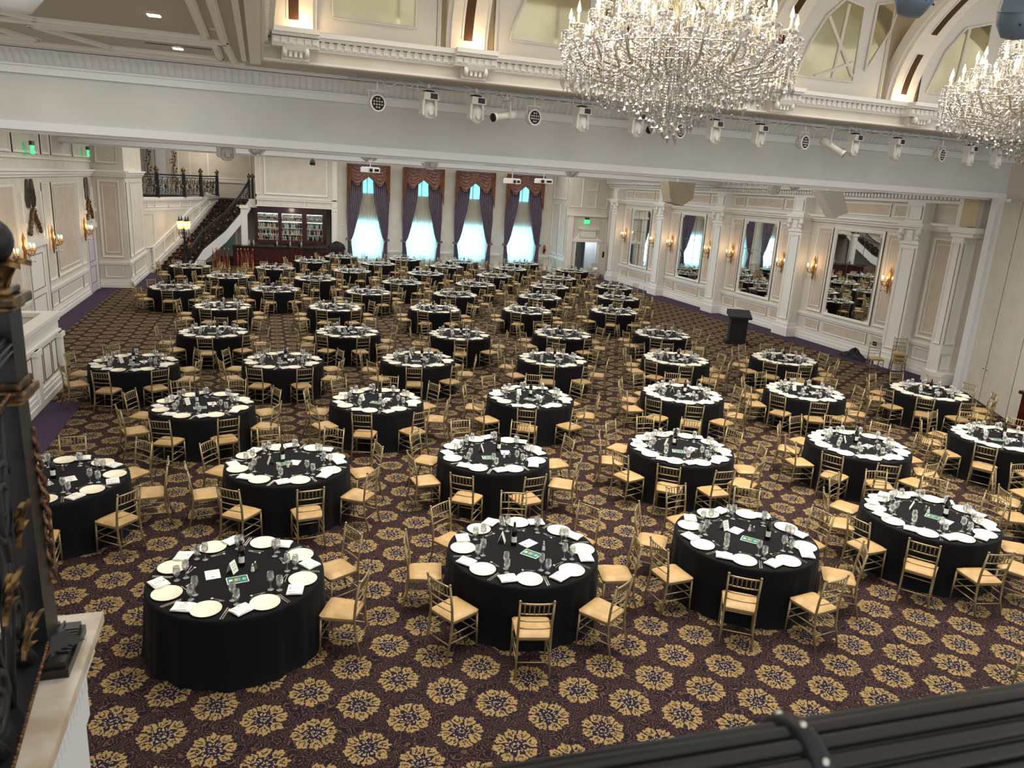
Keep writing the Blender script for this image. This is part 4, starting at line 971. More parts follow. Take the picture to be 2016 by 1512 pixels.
# stacked chairs come later; chandeliers ------------------------------------
def chandelier(cx, cy, zb, label, R0=1.11):
    t = thing('crystal_chandelier', label, 'chandelier', (cx,cy,zb), 0)
    rnd = random.Random(4)
    o = MB(); o.lathe([(0.02,0.42),(0.1,0.5),(0.05,0.62),(0.14,0.8),(0.05,1.0),(0.16,1.25),(0.06,1.5),(0.04,2.6),(0.03,4.9)],(0,0,0),12)
    for R,z in ((R0*0.98,0.62),(0.9,0.58),(0.6,0.54),(0.34,0.48)):
        o.tube([(R*math.cos(2*PI*k/40),R*math.sin(2*PI*k/40),z) for k in range(41)],0.007,5,0,False)
    for k in range(12): th = 2*PI*k/12; o.tube([(0,0,0.62),(0.7*math.cos(th),0.7*math.sin(th),0.44),(R0*0.98*math.cos(th),R0*0.98*math.sin(th),0.66)],0.008,4)
    o.build('frame', steel_m, t)
    tiers = ((20,R0,0.80,0.60),(16,0.85,1.02,0.70),(12,0.56,1.3,0.85),(16,R0*0.82,0.72,0.52),(10,0.4,0.96,0.66),(8,0.4,1.75,1.3))
    pend = []
    for (n,R,zc,zs) in tiers:
        for k in range(n):
            th = 2*PI*(k+0.5*(n==14))/n; c_, s_ = math.cos(th), math.sin(th)
            P = lambda r,z: (r*c_, r*s_, z)
            o = MB(); o.tube([P(0.06,zs+0.14),P(R*0.3,zs+0.06),P(R*0.6,zs-0.16),P(R*0.88,zs-0.12),P(R*1.0,zs+0.08),P(R*0.97,zc-0.04)],0.013,5)
            o.lathe([(0.01,-0.03),(0.075,0.0),(0.085,0.02),(0.02,0.005)],P(R*0.97,zc),10,1); o.lathe([(0.013,0.0),(0.013,0.11),(0.001,0.11)],P(R*0.97,zc),6,2); arm_ = o.build('arm', [glassarm_m, crystal_m, plate_m], t)
            o = MB(); x,y,z = P(R*0.97,zc); o.lathe([(0.001,0.11),(0.02,0.14),(0.016,0.17),(0.001,0.225)],(x,y,z),6); o.build('bulb', flame_m, arm_)
            for q in range(10):
                a = 2*PI*q/10; pend.append((x+0.082*math.cos(a), y+0.082*math.sin(a), z-0.01, 0.10+0.10*rnd.random(), 0.015))
            pend.append((x*0.8,y*0.8,zs-0.14,0.22,0.014))
    strands = []
    def ring(n, R, zt, ln, big):
        for k in range(n):
            th = 2*PI*(k+rnd.random()*0.3)/n; rr = R*(1+0.02*rnd.random()); strands.append((rr*math.cos(th), rr*math.sin(th), zt, ln*(0.9+0.2*rnd.random()), big))
    ring(60,R0,0.64,0.24,0.022); ring(54,1.02,0.62,0.25,0.022); ring(50,0.92,0.62,0.25,0.022); ring(46,0.81,0.61,0.27,0.024); ring(42,0.70,0.60,0.29,0.025); ring(38,0.58,0.58,0.32,0.026); ring(32,0.46,0.56,0.37,0.028); ring(24,0.34,0.52,0.41,0.03); ring(16,0.21,0.48,0.45,0.032); ring(8,0.08,0.42,0.47,0.034)
    def strand(o, x, y, zt, ln, big):
        n = max(2,int(ln/0.028))
        for j in range(n): o.octa((x,y,zt-j*0.028),0.010,0.014,0.014)
        o.octa((x,y,zt-ln-0.03),big*0.9,0.03,0.06)
    rnd.shuffle(strands)
    strands.sort(key=lambda s: s[0]*-0.31+s[1]*-0.95, reverse=True)
    for s_ in strands[:99]:
        o = MB(); strand(o,*s_); o.build('crystal_strand', crystal_m, t)
    o = MB()
    for s_ in strands[99:]: strand(o,*s_)
    for x,y,z,ln,w in pend:
        for j in range(3): o.octa((x,y,z-j*0.03),0.008,0.012,0.012)
        o.octa((x,y,z-ln),w*1.3,0.02,0.045)
    # draped bead garlands between the arms
    for (n,R,zc,zs) in tiers[:3]:
        for k in range(n):
            a0 = 2*PI*k/n; a1 = 2*PI*(k+1)/n
            for j in range(14):
                q = j/13; a = a0+(a1-a0)*q; z = zc-0.02-0.22*math.sin(PI*q); o.octa((R*math.cos(a),R*math.sin(a),z),0.012,0.016,0.016)
            for j in range(16):
                q = j/15; r = R*(1-q)+0.08*q; z = zc*(1-q)+(zc+0.55)*q-0.3*math.sin(PI*q); o.octa((r*math.cos(a0),r*math.sin(a0),z),0.012,0.016,0.016)
    g = o.build('crystal_beads', crystal_m, t); g['kind'] = 'stuff'
    point('chandelier_glow', (cx,cy,zb+1.0), 52, (1,0.92,0.82), 0.9)
glassarm_m = mat('arm_glass', (206, 200, 188), 0.12, 0.6)
chandelier(3.93, 7.1, 5.70, 'large crystal chandelier at top centre, whole lower half in view')
chandelier(8.93, 7.06, 5.70, 'large crystal chandelier cut by the right edge of the picture')

# ---------------------------------------------------------------- stage lighting
t = thing('lighting_pipe', 'long pale pipe under the fascia carrying the row of stage lights', 'pipe', (0,15.5,6.85))
o = MB(); o.tube([(1.6,0,0),(21.5,0,0)],0.035,8); o.build('pipe', pipe_m, t)
o = MB()
for x in (1.75,3.9,6.0,8.6,10.3,12.7,15.5,17.8,20): o.tube([(x,0,0),(x,0,0.08)],0.02,6)
o.build('hanger', pipe_m, t)
o = MB(); rnd = random.Random(8)
for k in range(46):
    x0 = 2.2+0.4*k; x1 = x0+0.25+0.5*rnd.random(); sg = 0.05+0.07*rnd.random()
    o.tube([(x0+(x1-x0)*q/6, -0.04, 0.02-sg*math.sin(PI*q/6)) for q in range(7)],0.008,4)
o.build('cable', whitemetal_m, t)
def moving_head(label, loc, rot=(0,0,0), group='moving head lights under the fascia', mt=None):
    mt = mt or whitemetal_m
    t = thing('moving_head_light', label, 'stage light', loc, 0, group, rot)   # origin: clamp on the pipe
    o = MB(); o.tube([(0,0,-0.07),(0,0,-0.2)],0.02,8); o.box(-0.03,0.03,-0.03,0.03,-0.15,-0.1); o.tube([(-0.04,0,-0.12),(-0.2,0.02,-0.06),(-0.22,0,-0.2),(-0.12,0,-0.26)],0.008,5); o.build('clamp', mt, t)
    o = MB(); o.prism([(-0.15,-0.37),(0.15,-0.37),(0.135,-0.24),(-0.135,-0.24)],-0.11,0.11,0,1); base_ = o.build('base', mt, t)
    o = MB(); o.box(-0.02,0.115,-0.118,-0.11,-0.35,-0.255); o.lathe([(0.10,-0.24),(0.10,-0.21),(0.06,-0.2)],(0,0,0),10); o.build('control_panel', darkpl_m, base_)
    o = MB()
    for s_ in (-1,1): o.prism([(s_*0.14,-0.37),(s_*0.145,-0.62),(s_*0.105,-0.66),(s_*0.095,-0.37)] if s_ > 0 else [(s_*0.095,-0.37),(s_*0.105,-0.66),(s_*0.145,-0.62),(s_*0.14,-0.37)],-0.06,0.06,0,1)
    o.build('yoke', mt, t)
    o = MB(); o.lathe([(0.07,-0.42),(0.1,-0.48),(0.105,-0.6),(0.09,-0.68),(0.06,-0.71),(0.001,-0.72)],(0,-0.02,0),14); head_ = o.build('head', mt, t)
    o = MB(); o.lathe([(0.07,0.0),(0.07,-0.012),(0.001,-0.02)],(0,-0.1,-0.6),12,0,True,'y'); o.build('lens', lens_m, head_)
    return t
mh_scale = (1.15,1.15,1.06)
def par_can(label, loc, rz):
    t = thing('led_par_light', label, 'stage light', loc, rz, 'round LED lights under the fascia')
    o = MB(); o.tube([(0,0,-0.04),(0,0,-0.205)],0.02,8); o.tube([(-0.17,0,-0.4),(-0.17,0,-0.2),(0.17,0,-0.2),(0.17,0,-0.4)],0.012,6); o.build('yoke', whitemetal_m, t)
    o = MB(); o.lathe([(0.1,0.16),(0.14,0.1),(0.15,0.0),(0.165,-0.03),(0.165,-0.06),(0.135,-0.06),(0.132,-0.03),(0.0001,-0.03)],(0,0,-0.42),16,0,True,'y'); o.build('housing', whitemetal_m, t)
    o = MB(); o.lathe([(0.135,-0.05),(0.001,-0.05)],(0,0,-0.42),16,0,False,'y'); face_ = o.build('face', darkpl_m, t)
    for row, n in ((0.08,2),(0.027,4),(-0.027,4),(-0.08,2)):
        for k in range(n):
            o = MB(); o.lathe([(0.022,-0.05),(0.016,-0.068),(0.001,-0.072)],((k-(n-1)/2)*0.055,0,-0.42+row),8,0,True,'y'); o.build('lamp_lens', lens_m, face_)
    return t
def profile_spot(label, loc, rz, tilt):
    t = thing('profile_spotlight', label, 'stage light', loc, 0, 'profile spotlights under the fascia', (0,0,rz))
    o = MB(); o.tube([(0,0,0),(0,0,-0.12)],0.02,8); o.tube([(0,-0.11,-0.4),(0,-0.11,-0.14),(0,0.11,-0.14),(0,0.11,-0.4)],0.014,6)
    o.tube([(0.02,0,0),(-0.2,0.05,-0.05),(-0.25,0.03,-0.3),(-0.1,0,-0.4)],0.008,5); o.build('yoke', whitemetal_m, t)
    def q(a, b): return (a*math.cos(tilt)+0*b, 0, -0.42-a*math.sin(tilt))
    o = MB(); o.tube([q(-0.26,0),q(-0.24,0),q(-0.05,0),q(-0.04,0),q(0.1,0),q(0.3,0),q(0.31,0),q(0.38,0)],[0.07,0.1,0.1,0.075,0.07,0.07,0.09,0.095],12)
    o.tube([q(-0.02,0),(q(0,0)[0],0.13,q(0,0)[2]+0.02)],0.012,5); o.build('barrel', whitemetal_m, t)
    o = MB(); a = q(0.375,0); b_ = q(0.388,0); o.tube([a,b_],0.085,12); o.build('front_opening', darkpl_m, t)
hd = [(3.17,'first'),(4.14,'second'),(6.46,'third'),(7.75,'fourth'),(9.7,'fifth'),(10.9,'sixth'),(13.6,'seventh'),(14.89,'eighth'),(17.27,'ninth'),(18.22,'tenth')]
mh0 = None
for x, n_ in hd:
    lb = '%s white moving head light from the left, hung on the pipe under the fascia' % n_
    if mh0 is None: mh0 = moving_head(lb,(x,15.5,6.97),(0,0,0.3)); mh0.scale = mh_scale
    else: dup(mh0,(x,15.5,6.97),label=lb,rot=(0,0,0.3))
for x, z, n_ in ((2.15,6.92,'leftmost round LED light on the pipe, far left of the row'),(5.37,6.9,'second round LED light on the pipe, left of the chandelier'),(8.79,6.93,'third round LED light on the pipe, peeking below the near chandelier'),(12.12,6.95,'fourth round LED light on the pipe, left of the long spotlight'),(16.3,6.98,'rightmost round LED light on the pipe')):
    par_can(n_,(x,15.45,6.85),0.3)
profile_spot('white profile spotlight turned left, dark round opening, left of the chandelier',(4.78,15.45,6.84),PI+0.5,0.2)
profile_spot('white profile spotlight turned left beneath the near chandelier tip',(8.3,15.45,6.84),PI+0.5,0.1)
profile_spot('long white profile spotlight pointing down right',(12.9,15.45,6.84),-0.75,0.55)
# big heads close to the balcony
def near_head(label, loc, rot):
    t = thing('moving_head_light', label, 'stage light', loc, 0, 'large moving heads close to the balcony', rot)
    o = MB(); o.prism([(-0.14,0.4),(0.14,0.4),(0.14,0.0),(0.12,0.0),(0.12,0.3),(-0.12,0.3),(-0.12,0.0),(-0.14,0.0)][::-1],-0.05,0.05,0,1); o.build('yoke', greymetal_m, t)
    o = MB(); o.lathe([(0.001,-0.13),(0.06,-0.12),(0.10,-0.06),(0.115,0.0),(0.115,0.12),(0.09,0.17),(0.05,0.18)],(0,0,0),18)
    o.lathe([(0.116,0.0),(0.118,0.004),(0.116,0.008)],(0,0,0),18); o.build('head', greymetal_m, t)
    o = MB(); [o.sphere((0.105*math.cos(a),0.105*math.sin(a),-0.055),0.006,6) for a in (3.6,4.4,5.2)]; o.build('screws', darkpl_m, t)
    return t
near_head('grey moving head light cut by the top edge, right of centre',(3.43,3.62,6.17),(0.1,0.15,0.2))
t = near_head('grey moving head light with open grated nose, top right corner',(3.95,3.4,6.08),(0.15,-0.1,0.4))
o = MB(); o.lathe([(0.075,0.0),(0.08,0.12),(0.065,0.13),(0.06,0.02),(0.001,0.02)],(0,0,0),14); ob = o.build('nose', greymetal_m, t); ob.location = (0.06,-0.03,0.0); ob.rotation_euler = (0.9,0.9,0)
t = near_head('white moving head light hanging in the top left corner',(-0.86,3.5,5.66),(0,0.1,0.1))
for ch in KIDS[t.name]:
    if ch.name.startswith(('head','yoke')): ch.data = ch.data.copy(); ch.data.materials[0] = whitemetal_m
o = MB(); o.box(-0.03,0.03,-0.02,0.02,-0.05,0.1); ob = o.build('side_arm', whitemetal_m, t); ob.location = (0.15,-0.05,0.05)
# fittings hanging beyond the header
fh = [(-0.73,5.72,0,'first'),(0.26,5.72,0.7,'second'),(1.89,5.68,-0.9,'third'),(2.85,5.75,0.8,'fourth'),(3.93,5.8,0.2,'fifth'),(7.8,5.75,0.6,'sixth'),(11.25,5.78,0.9,'seventh'),(13.6,5.75,0.1,'eighth'),(14.6,5.8,0.6,'ninth')]
f0 = None
for x,z,a,n_ in fh:
    lb = '%s pale ceiling light from the left, peeping below the header' % n_
    if f0 is None: f0 = moving_head(lb,(x,18.2,z+0.2),(a*0.6,a,0.3),'ceiling lights beyond the header'); f0.scale = (1.3,1.3,1.0)
    else: dup(f0,(x,18.2,z+0.2),label=lb,group='ceiling lights beyond the header',rot=(a*0.6,a,0.3))
o = MB(); o.lathe([(0.07,0),(0.09,0.03),(0.07,0.14),(0.03,0.2)],(0,0,0),12); tag(o.build('ceiling_camera', darkpl_m, None,(1.45,24,5.3)),'small dark dome camera below the header, left of the windows','camera')
def projector(label, loc, rz, size=(0.42,0.34,0.13)):
    t = thing('ceiling_projector', label, 'projector', loc, rz, 'projectors hung from the ceiling')
    a,b_,h = size; o = MB(); o.box(-a/2,a/2,-b_/2,b_/2,0,h); o.box(-a/2+0.02,a/2-0.02,-b_/2+0.02,b_/2-0.02,h,h+0.02); o.build('body', whitemetal_m, t)
    o = MB(); o.tube([(0,0,h),(0,0,h+1.2)],0.014,6); o.build('drop_pole', pipe_m, t)
    o = MB(); o.lathe([(0.05,0),(0.05,-0.03),(0.001,-0.03)],(-a*0.25,-b_/2,h/2),10,0,True,'y'); o.box(0.02,a/2-0.04,-b_/2-0.004,-b_/2,0.03,h-0.03); o.build('lens', darkpl_m, t)
projector('white projector hanging before the leftmost window curtains',(2.9,22,5.18),0.5); projector('white projector tilted before the rightmost window curtains',(7.1,22,5.12),0.6); projector('slim white projector on a thin pole, right of the windows',(8.1,22,5.18),0.1,(0.46,0.34,0.12))
def covered(label, pts, y, th):
    t = thing('covered_speaker', label, 'speaker', (0,y,0))
    o = MB(); o.prism(pts, 0, th, 0, 1); o.build('cloth_cover', beige_m if th > 0.45 else napkin_m, t)
    o = MB(); o.tube([((pts[0][0]+pts[1][0])/2,th/2,pts[0][1]-0.02),((pts[0][0]+pts[1][0])/2,th/2,6.6)],0.03,6); o.build('hanging_bracket', whitemetal_m, t)
covered('boxy speaker in a grey cloth cover hanging below the header, centre right',[(11.22,5.45),(12.12,5.45),(12.1,5.0),(11.78,4.78),(11.38,4.86)],20,0.5)
covered('tall white covered speaker hanging below the header, far right',[(16.55,5.5),(17.45,5.5),(17.8,4.86),(17.3,4.66)],20,0.4)

# ================================================================ FOREGROUND BALCONY
t = thing('balcony_ledge', 'pale veined marble ledge of the balcony, bottom left', 'ledge', (0,0,0))
o = MB(); o.box(-2.2,-0.575,0.4,2.68,3.42,3.46); o.build('marble_top', marble_m, t)
o = MB(); o.box(-2.1,-0.63,0.4,2.6,3.1,3.42); o.box(-2.1,-0.6,0.4,2.62,3.34,3.42); o.box(-2.1,-0.64,0.4,2.58,0.0,3.1)
for k in range(48): o.box(-0.63,-0.605,0.6+k*0.04,0.622+k*0.04,3.27,3.33)
o.box(-0.64,-0.54,0.4,2.18,3.0,3.06); o.build('moulded_face', cool_m, t)
NX, NY = -0.73, 2.43
t = thing('newel_post', 'black square balcony newel with gold leaf collars and dark ball finial', 'railing post', (NX,NY,3.46))
o = MB(); o.box(-0.125,0.125,-0.125,0.125,0,0.03); o.box(-0.115,0.115,-0.115,0.115,0.03,0.05)
for k in range(9):
    a = -0.066+k*0.016
    for s_ in (-1,1): o.box(a,a+0.007,s_*0.07,s_*0.118,0.05,0.056); o.box(s_*0.07,s_*0.118,a,a+0.007,0.05,0.056)
o.lathe([(0.15,0.05),(0.12,0.065),(0.09,0.09)],(0,0,0),4,0,False); 
b2 = MB(); b2.lathe([(0.15,0.05),(0.10,0.085)],(0,0,0),4,0,False)
o.build('post_base', blackrail_m, t)
o = MB()
def sq(r, z0, z1, mb, mi=0): mb.box(-r,r,-r,r,z0,z1,mi)
o.add([(-0.062,-0.062,0.05),(0.062,-0.062,0.05),(0.062,0.062,0.05),(-0.062,0.062,0.05),(-0.05,-0.05,0.86),(0.05,-0.05,0.86),(0.05,0.05,0.86),(-0.05,0.05,0.86)],[(0,3,2,1),(4,5,6,7),(0,1,5,4),(1,2,6,5),(2,3,7,6),(3,0,4,7)])
sq(0.055,0.93,1.13,o); o.build('shaft', black_m, t)
o = MB(); sq(0.066,0.86,0.875,o); sq(0.078,0.875,0.905,o); sq(0.066,0.905,0.93,o); ob = o.build('collar', oldgold_m, t); bv = ob.modifiers.new('bevel','BEVEL'); bv.width = 0.008; bv.segments = 3; o = MB(); sq(0.066,1.13,1.145,o); sq(0.082,1.145,1.175,o); sq(0.06,1.175,1.195,o); ob = o.build('collar', oldgold_m, t)
bv = ob.modifiers.new('bevel','BEVEL'); bv.width = 0.008; bv.segments = 3
o = MB()
for k in range(8):
    th = k*PI/4+0.3
    def lf(s, v):
        w = 0.034*math.sin(PI*min(1,0.15+0.85*v))*(1+0.12*math.sin(12*v)); r = 0.035+0.05*v**1.5+0.02*max(0,v-0.75)*4; z = 1.19+0.10*v-0.05*max(0,v-0.78)*3; a = (s-0.5)*2*w
        return (r*math.cos(th)-a*math.sin(th), r*math.sin(th)+a*math.cos(th), z+0.008*math.cos((s-0.5)*6))
    o.grid(lf, 6, 10)
o.build('acanthus_leaf', oldgold_m, t)
o = MB(); o.sphere((0,0,1.32),0.07,20); o.lathe([(0.02,1.19),(0.03,1.26)],(0,0,0),10); o.lathe([(0.02,1.385),(0.045,1.392),(0.001,1.40)],(0,0,0),14); o.build('ball_finial', black_m, t)
# side railing running back along the ledge
t = thing('side_railing', 'wrought iron side railing with gold leaves and rope edging, left foreground', 'railing', (NX+0.015,NY-0.06,3.46), 0.09)
o = MB()
def flr(mb, p, q, R, n=11, dep=0.18):
    mb.tube([p,(Vector(p)+Vector(q))/2,q], R*0.82, 22)
    p = Vector(p); q = Vector(q); A = (q-p).normalized(); u = A.cross(Vector((0,0,1))).normalized(); v = u.cross(A)
    for k in range(n):
        a = 2*PI*k/n; d = (u*math.cos(a)+v*math.sin(a))*R*0.84; mb.tube([p+d,q+d], R*0.165, 8)
flr(o,(0,0,1.03),(0.0,-1.9,1.03),0.042); o.build('handrail', blackrail_m, t)
o = MB(); o.box(-0.045,0.045,-1.9,0,0.07,0.09); o.box(-0.022,0.022,-1.9,0,0.88,0.9); o.build('flat_bar', black_m, t)
for zz in (0.09,0.9):
    for xs_ in (-0.045,0.045):
        o = MB()
        for k in range(120): o.sphere((xs_*(0.5 if zz > 0.5 else 1),-0.008-k*0.0155,zz),0.006,6)
        o.build('rope_edge', copper_m, t)
o = MB()
Y_ = (0,1)
for (cy,cz,r0,sg,ph) in ((-0.16,0.62,0.13,1,0.5),(-0.15,0.26,0.11,-1,1.0),(-0.42,0.5,0.15,-1,2.2),(-0.42,0.2,0.1,1,3.0),(-0.68,0.62,0.14,1,1.2),(-0.7,0.27,0.12,-1,0.2),(-0.95,0.5,0.15,1,0.4),(-1.2,0.3,0.14,-1,1.5)):
    spiral(o,(0,cy,cz),Y_,r0,1.7,0.013,sg,ph,34)
for a,b_ in ((-0.05,-0.3),(-0.3,-0.05),(-0.55,-0.3),(-0.3,-0.6),(-0.85,-0.6),(-1.1,-0.8)): o.tube([(0,a,0.09),(0.0,(a+b_)/2+0.03,0.45),(0,b_,0.88)],0.012,8)
for cy in (-0.09,-0.5,-1.0): o.tube([(0,cy,0.09),(0.0,cy-0.02,0.14),(0,cy-0.06,0.2)],[0.035,0.02,0.012],8)
o.build('scrollwork', black_m, t)
for (cy,cz,ang) in ((-0.1,0.46,0.1),(-0.28,0.74,-0.5),(-0.34,0.36,0.5),(-0.6,0.44,0.2),(-0.8,0.78,-0.3),(-0.2,0.16,0.9)):
    o = MB()
    for (st, an2, LL) in ((0,0,0.15),(0.02,0.7,0.07),(0.02,-0.7,0.07),(0.05,0.6,0.07),(0.05,-0.6,0.07),(0.08,0.5,0.06),(0.08,-0.5,0.06)):
        def lf(s, v):
            w = 0.16*LL*math.sin(PI*(0.05+0.95*v))**0.8; a = (s-0.5)*2*w; L_ = LL*v; g = ang+an2
            return (0.012+0.014*math.cos((s-0.5)*3)+0.25*L_*v, cy+st*math.sin(ang)+a*math.cos(g)+L_*math.sin(g), cz+st*math.cos(ang)-a*math.sin(g)+L_*math.cos(g))
        o.grid(lf, 4, 8)
    o.build('gold_leaf', oldgold_m, t)
# twisted gold braid hanging on the far side of the newel
o = MB()
for ph in (0,PI):
    o.tube([(0.008*math.cos(k*0.5+ph)+0.02*math.sin(k*0.05),0.008*math.sin(k*0.5+ph),-0.009*k) for k in range(66)],0.007,6)
for z in (-0.1,-0.24,-0.38,-0.52): o.lathe([(0.001,-0.01),(0.018,0),(0.001,0.02)],(0.012,0,z),6,0,False)
tag(o.build('twisted_braid', copper_m, None,(NX+0.045,NY+0.05,4.22)), 'twisted copper braid hanging beside the black newel', 'ornament')
# front handrail under the camera
t = thing('front_handrail', 'fluted black balcony handrail with riveted strap, bottom right foreground', 'railing', (0,0,0))
p0, p1 = Vector((-0.35,0.648,4.331)), Vector((2.4,0.60,4.268))
o = MB(); flr(o,p0,p1,0.062,14); o.build('handrail', blackrail_m, t)
o = MB(); A = (p1-p0).normalized(); c_ = p0+A*(0.625+0.35); o.tube([c_-A*0.014,c_-A*0.011,c_+A*0.011,c_+A*0.014],[0.066,0.070,0.070,0.066],26); o.build('strap', black_m, t)
o = MB(); u = A.cross(Vector((0,0,1))).normalized(); v_ = u.cross(A)
for a in (0.9,1.6,2.3,-0.2):
    o = MB(); o.sphere(c_+(u*math.cos(a)+v_*math.sin(a))*0.070,0.006,8); o.build('rivet', steel_m, t)

# ================================================================ CHAIRS, TABLES, PLACE SETTINGS
def chair_parts():
    P = []
    o = MB()      # cushion, softly crowned, trapezoid plan
    def cu(s, v):
        w = 0.205-0.02*(1-v); x = (s-0.5)*2*w; y = -0.19+0.39*v
        e = min(1, 6*min(s,1-s)); g = min(1, 6*min(v,1-v)); k = math.sin(PI/2*e)*math.sin(PI/2*g)
        cx = 0.03*(1-math.sin(PI/2*g)); x *= 1-cx*2; y = y if 0 < s < 1 else (y*0.94)
        return (x, y, 0.452+0.038*k)
    o.grid(cu, 10, 10); P.append(('seat', o, seat_m))
    o = MB()
    def ring(z0, z1, g, mi):
        pl = [(-0.185-g,-0.19-g),(0.185+g,-0.19-g),(0.205+g,0.17),(0.18,0.20+g),(-0.18,0.20+g),(-0.205-g,0.17)]
        o.prism(pl, z0, z1, mi, 2)
    ring(0.415,0.436,-0.006,0); ring(0.436,0.456,0.001,1); P.append(('seat_frame', o, (gold_m, seatrim_m)))
    for sx in (-1,1):
        o = MB(); x = sx*0.185; o.tube([(x*1.04,0.19,0),(x,0.178,0.42)],[0.011,0.0155],6); P.append(('leg', o, gold_m))
        o = MB(); x = sx*0.175; o.tube([(x*1.06,-0.27,0),(x,-0.205,0.24),(x,-0.188,0.45),(x,-0.20,0.62),(x*1.02,-0.245,0.90)],[0.012,0.015,0.016,0.015,0.0125],6)
        o.sphere((x*1.02,-0.247,0.912),0.017,6); P.append(('leg', o, gold_m))
    for sx in (-1,1):
        o = MB()
        for z in (0.20,0.30): o.tube([(sx*0.183,-0.215-0.03*(0.3-z)*5*0.2,z),(sx*0.19,0.183,z)],0.008,5)
        P.append(('stretcher', o, gold_m))
    o = MB(); o.tube([(-0.187,0.184,0.20),(0.187,0.184,0.20)],0.008,5); o.tube([(-0.187,0.182,0.30),(0.187,0.182,0.30)],0.008,5); P.append(('stretcher', o, gold_m))
    o = MB(); o.tube([(-0.182,-0.225,0.18),(0.182,-0.225,0.18)],0.008,5); P.append(('stretcher', o, gold_m))
    o = MB()
    def yb(z): return -0.20-0.045*max(0,(z-0.62)/0.28)**1.2
    for z, r in ((0.885,0.0115),(0.755,0.0085),(0.665,0.0085),(0.575,0.0085)):
        o.tube([(-0.176,yb(z),z),(-0.09,yb(z)-0.012,z),(0,yb(z)-0.016,z),(0.09,yb(z)-0.012,z),(0.176,yb(z),z)],r,5)
    for k in range(6):
        x = -0.125+0.05*k; q = 0.012*(1-(x/0.176)**2)
        o.tube([(x,yb(0.755)-q,0.755),(x,yb(0.79)-q,0.79),(x,yb(0.82)-q,0.82),(x,yb(0.85)-q,0.85),(x,yb(0.885)-q,0.885)],[0.006,0.0085,0.006,0.0085,0.006],5)
    P.append(('backrest', o, gold_m)); return P
CP = chair_parts()
ch0 = thing('banquet_chair', '', 'chair', (0,0,0), 0, 'gold banquet chairs')
for n_, mb, mt in CP: mb.build(n_, mt, ch0)
CHM = MB()
for n_, mb, mt in CP:
    k = MB(); k.merge(mb); base_i = {'seat': 2}.get(n_, 0)
    k.m = [2 if n_ == 'seat' else (1 if (n_ == 'seat_frame' and i == 1) else 0) for i in mb.m]; CHM.merge(k)
CH_MATS = [gold_m, seatrim_m, seat_m]

def mk(name, fn, mats):
    o = MB(); fn(o); return (name, o, mats, o.mesh(name, mats))
def f_plate(o): o.lathe([(0.001,0.004),(0.085,0.004),(0.10,0.010),(0.148,0.018),(0.152,0.020),(0.150,0.014),(0.10,0.003),(0.08,0.0),(0.001,0.0)],(0,0,0),28)
def f_napkin(o):
    def g(z, sc):
        return lambda s, v: ((s-0.5)*0.2*sc+0.006*math.sin(5*v), (v-0.5)*0.165*sc, z+0.004*math.sin(7*s+3*v)*(1 if z > 0.004 else 0.2))
    o.grid(g(0.004,1.0),6,6); o.grid(g(0.014,0.97),6,6)
    o.box(-0.097,0.097,-0.08,0.08,0.001,0.012)
def f_menu(o):
    o.box(-0.062,0.062,-0.068,0.068,0.018,0.0195)
    o.box(-0.012,0.012,0.048,0.058,0.0195,0.0199,2)
    for k in range(7): w = (0.03,0.042,0.036,0.045,0.03,0.04,0.026)[k]; o.box(-w,w,0.034-k*0.013,0.037-k*0.013,0.0195,0.0199,1)
def f_knife(o):
    o.prism([(-0.006,-0.11),(0.006,-0.11),(0.005,-0.01),(0.008,0.0),(0.009,0.09),(0.003,0.11),(-0.006,0.105),(-0.006,0)],0.001,0.004,0,2)
    o.prism([(0.018,-0.105),(0.028,-0.105),(0.027,-0.01),(0.031,0.08),(0.026,0.098),(0.018,0.09)],0.001,0.004,0,2)
def f_fork(o):
    o.prism([(-0.09,-0.005),(0.03,-0.003),(0.045,-0.011),(0.05,-0.011),(0.05,0.011),(0.045,0.011),(0.03,0.003),(-0.09,0.005)],0.001,0.004,0,2)
    for y in (-0.0095,-0.0035,0.0025,0.0085): o.box(0.05,0.085,y-0.0015,y+0.0015,0.003,0.006)
def f_spoon(o):
    o.prism([(0.09,-0.005),(0.09,0.005),(-0.03,0.003),(-0.03,-0.003)],0.001,0.004,0,2); o.lathe([(0.001,0.001),(0.018,0.004),(0.015,0.007),(0.001,0.003)],(-0.048,0,0),10)
def f_wine(o): o.lathe([(0.001,0.0),(0.034,0.001),(0.034,0.003),(0.006,0.008),(0.0045,0.085),(0.012,0.094),(0.034,0.118),(0.039,0.145),(0.030,0.205),(0.0285,0.205),(0.037,0.145),(0.031,0.118),(0.001,0.097)],(0,0,0),12)
def f_goblet(o): o.lathe([(0.001,0.0),(0.033,0.001),(0.033,0.004),(0.008,0.010),(0.007,0.045),(0.02,0.055),(0.036,0.08),(0.038,0.11),(0.031,0.165),(0.029,0.165),(0.035,0.11),(0.033,0.08),(0.001,0.058)],(0,0,0),12)
KD = {}
for nm, fn, mats in (('dinner_plate',f_plate,[plate_m]),('folded_napkin',f_napkin,[napkin_m]),('menu_card',f_menu,[card_m,ink_m,ink2_m]),('dinner_knives',f_knife,[steel_m]),('dessert_fork',f_fork,[steel_m]),('dessert_spoon',f_spoon,[steel_m]),('wine_glass',f_wine,[glass_m]),('water_goblet',f_goblet,[glass_m])):
    KD[nm] = mk(nm, fn, mats)
DESC = {'dinner_plate':('ivory dinner plate','plate'),'folded_napkin':('folded white napkin','napkin'),'menu_card':('white menu card on the napkin','menu'),'dinner_knives':('pair of steel knives','cutlery'),'dessert_fork':('small fork above the plate','cutlery'),'dessert_spoon':('small spoon above the plate','cutlery'),'wine_glass':('taller stemmed wine glass','glass'),'water_goblet':('shorter footed water goblet','glass')}
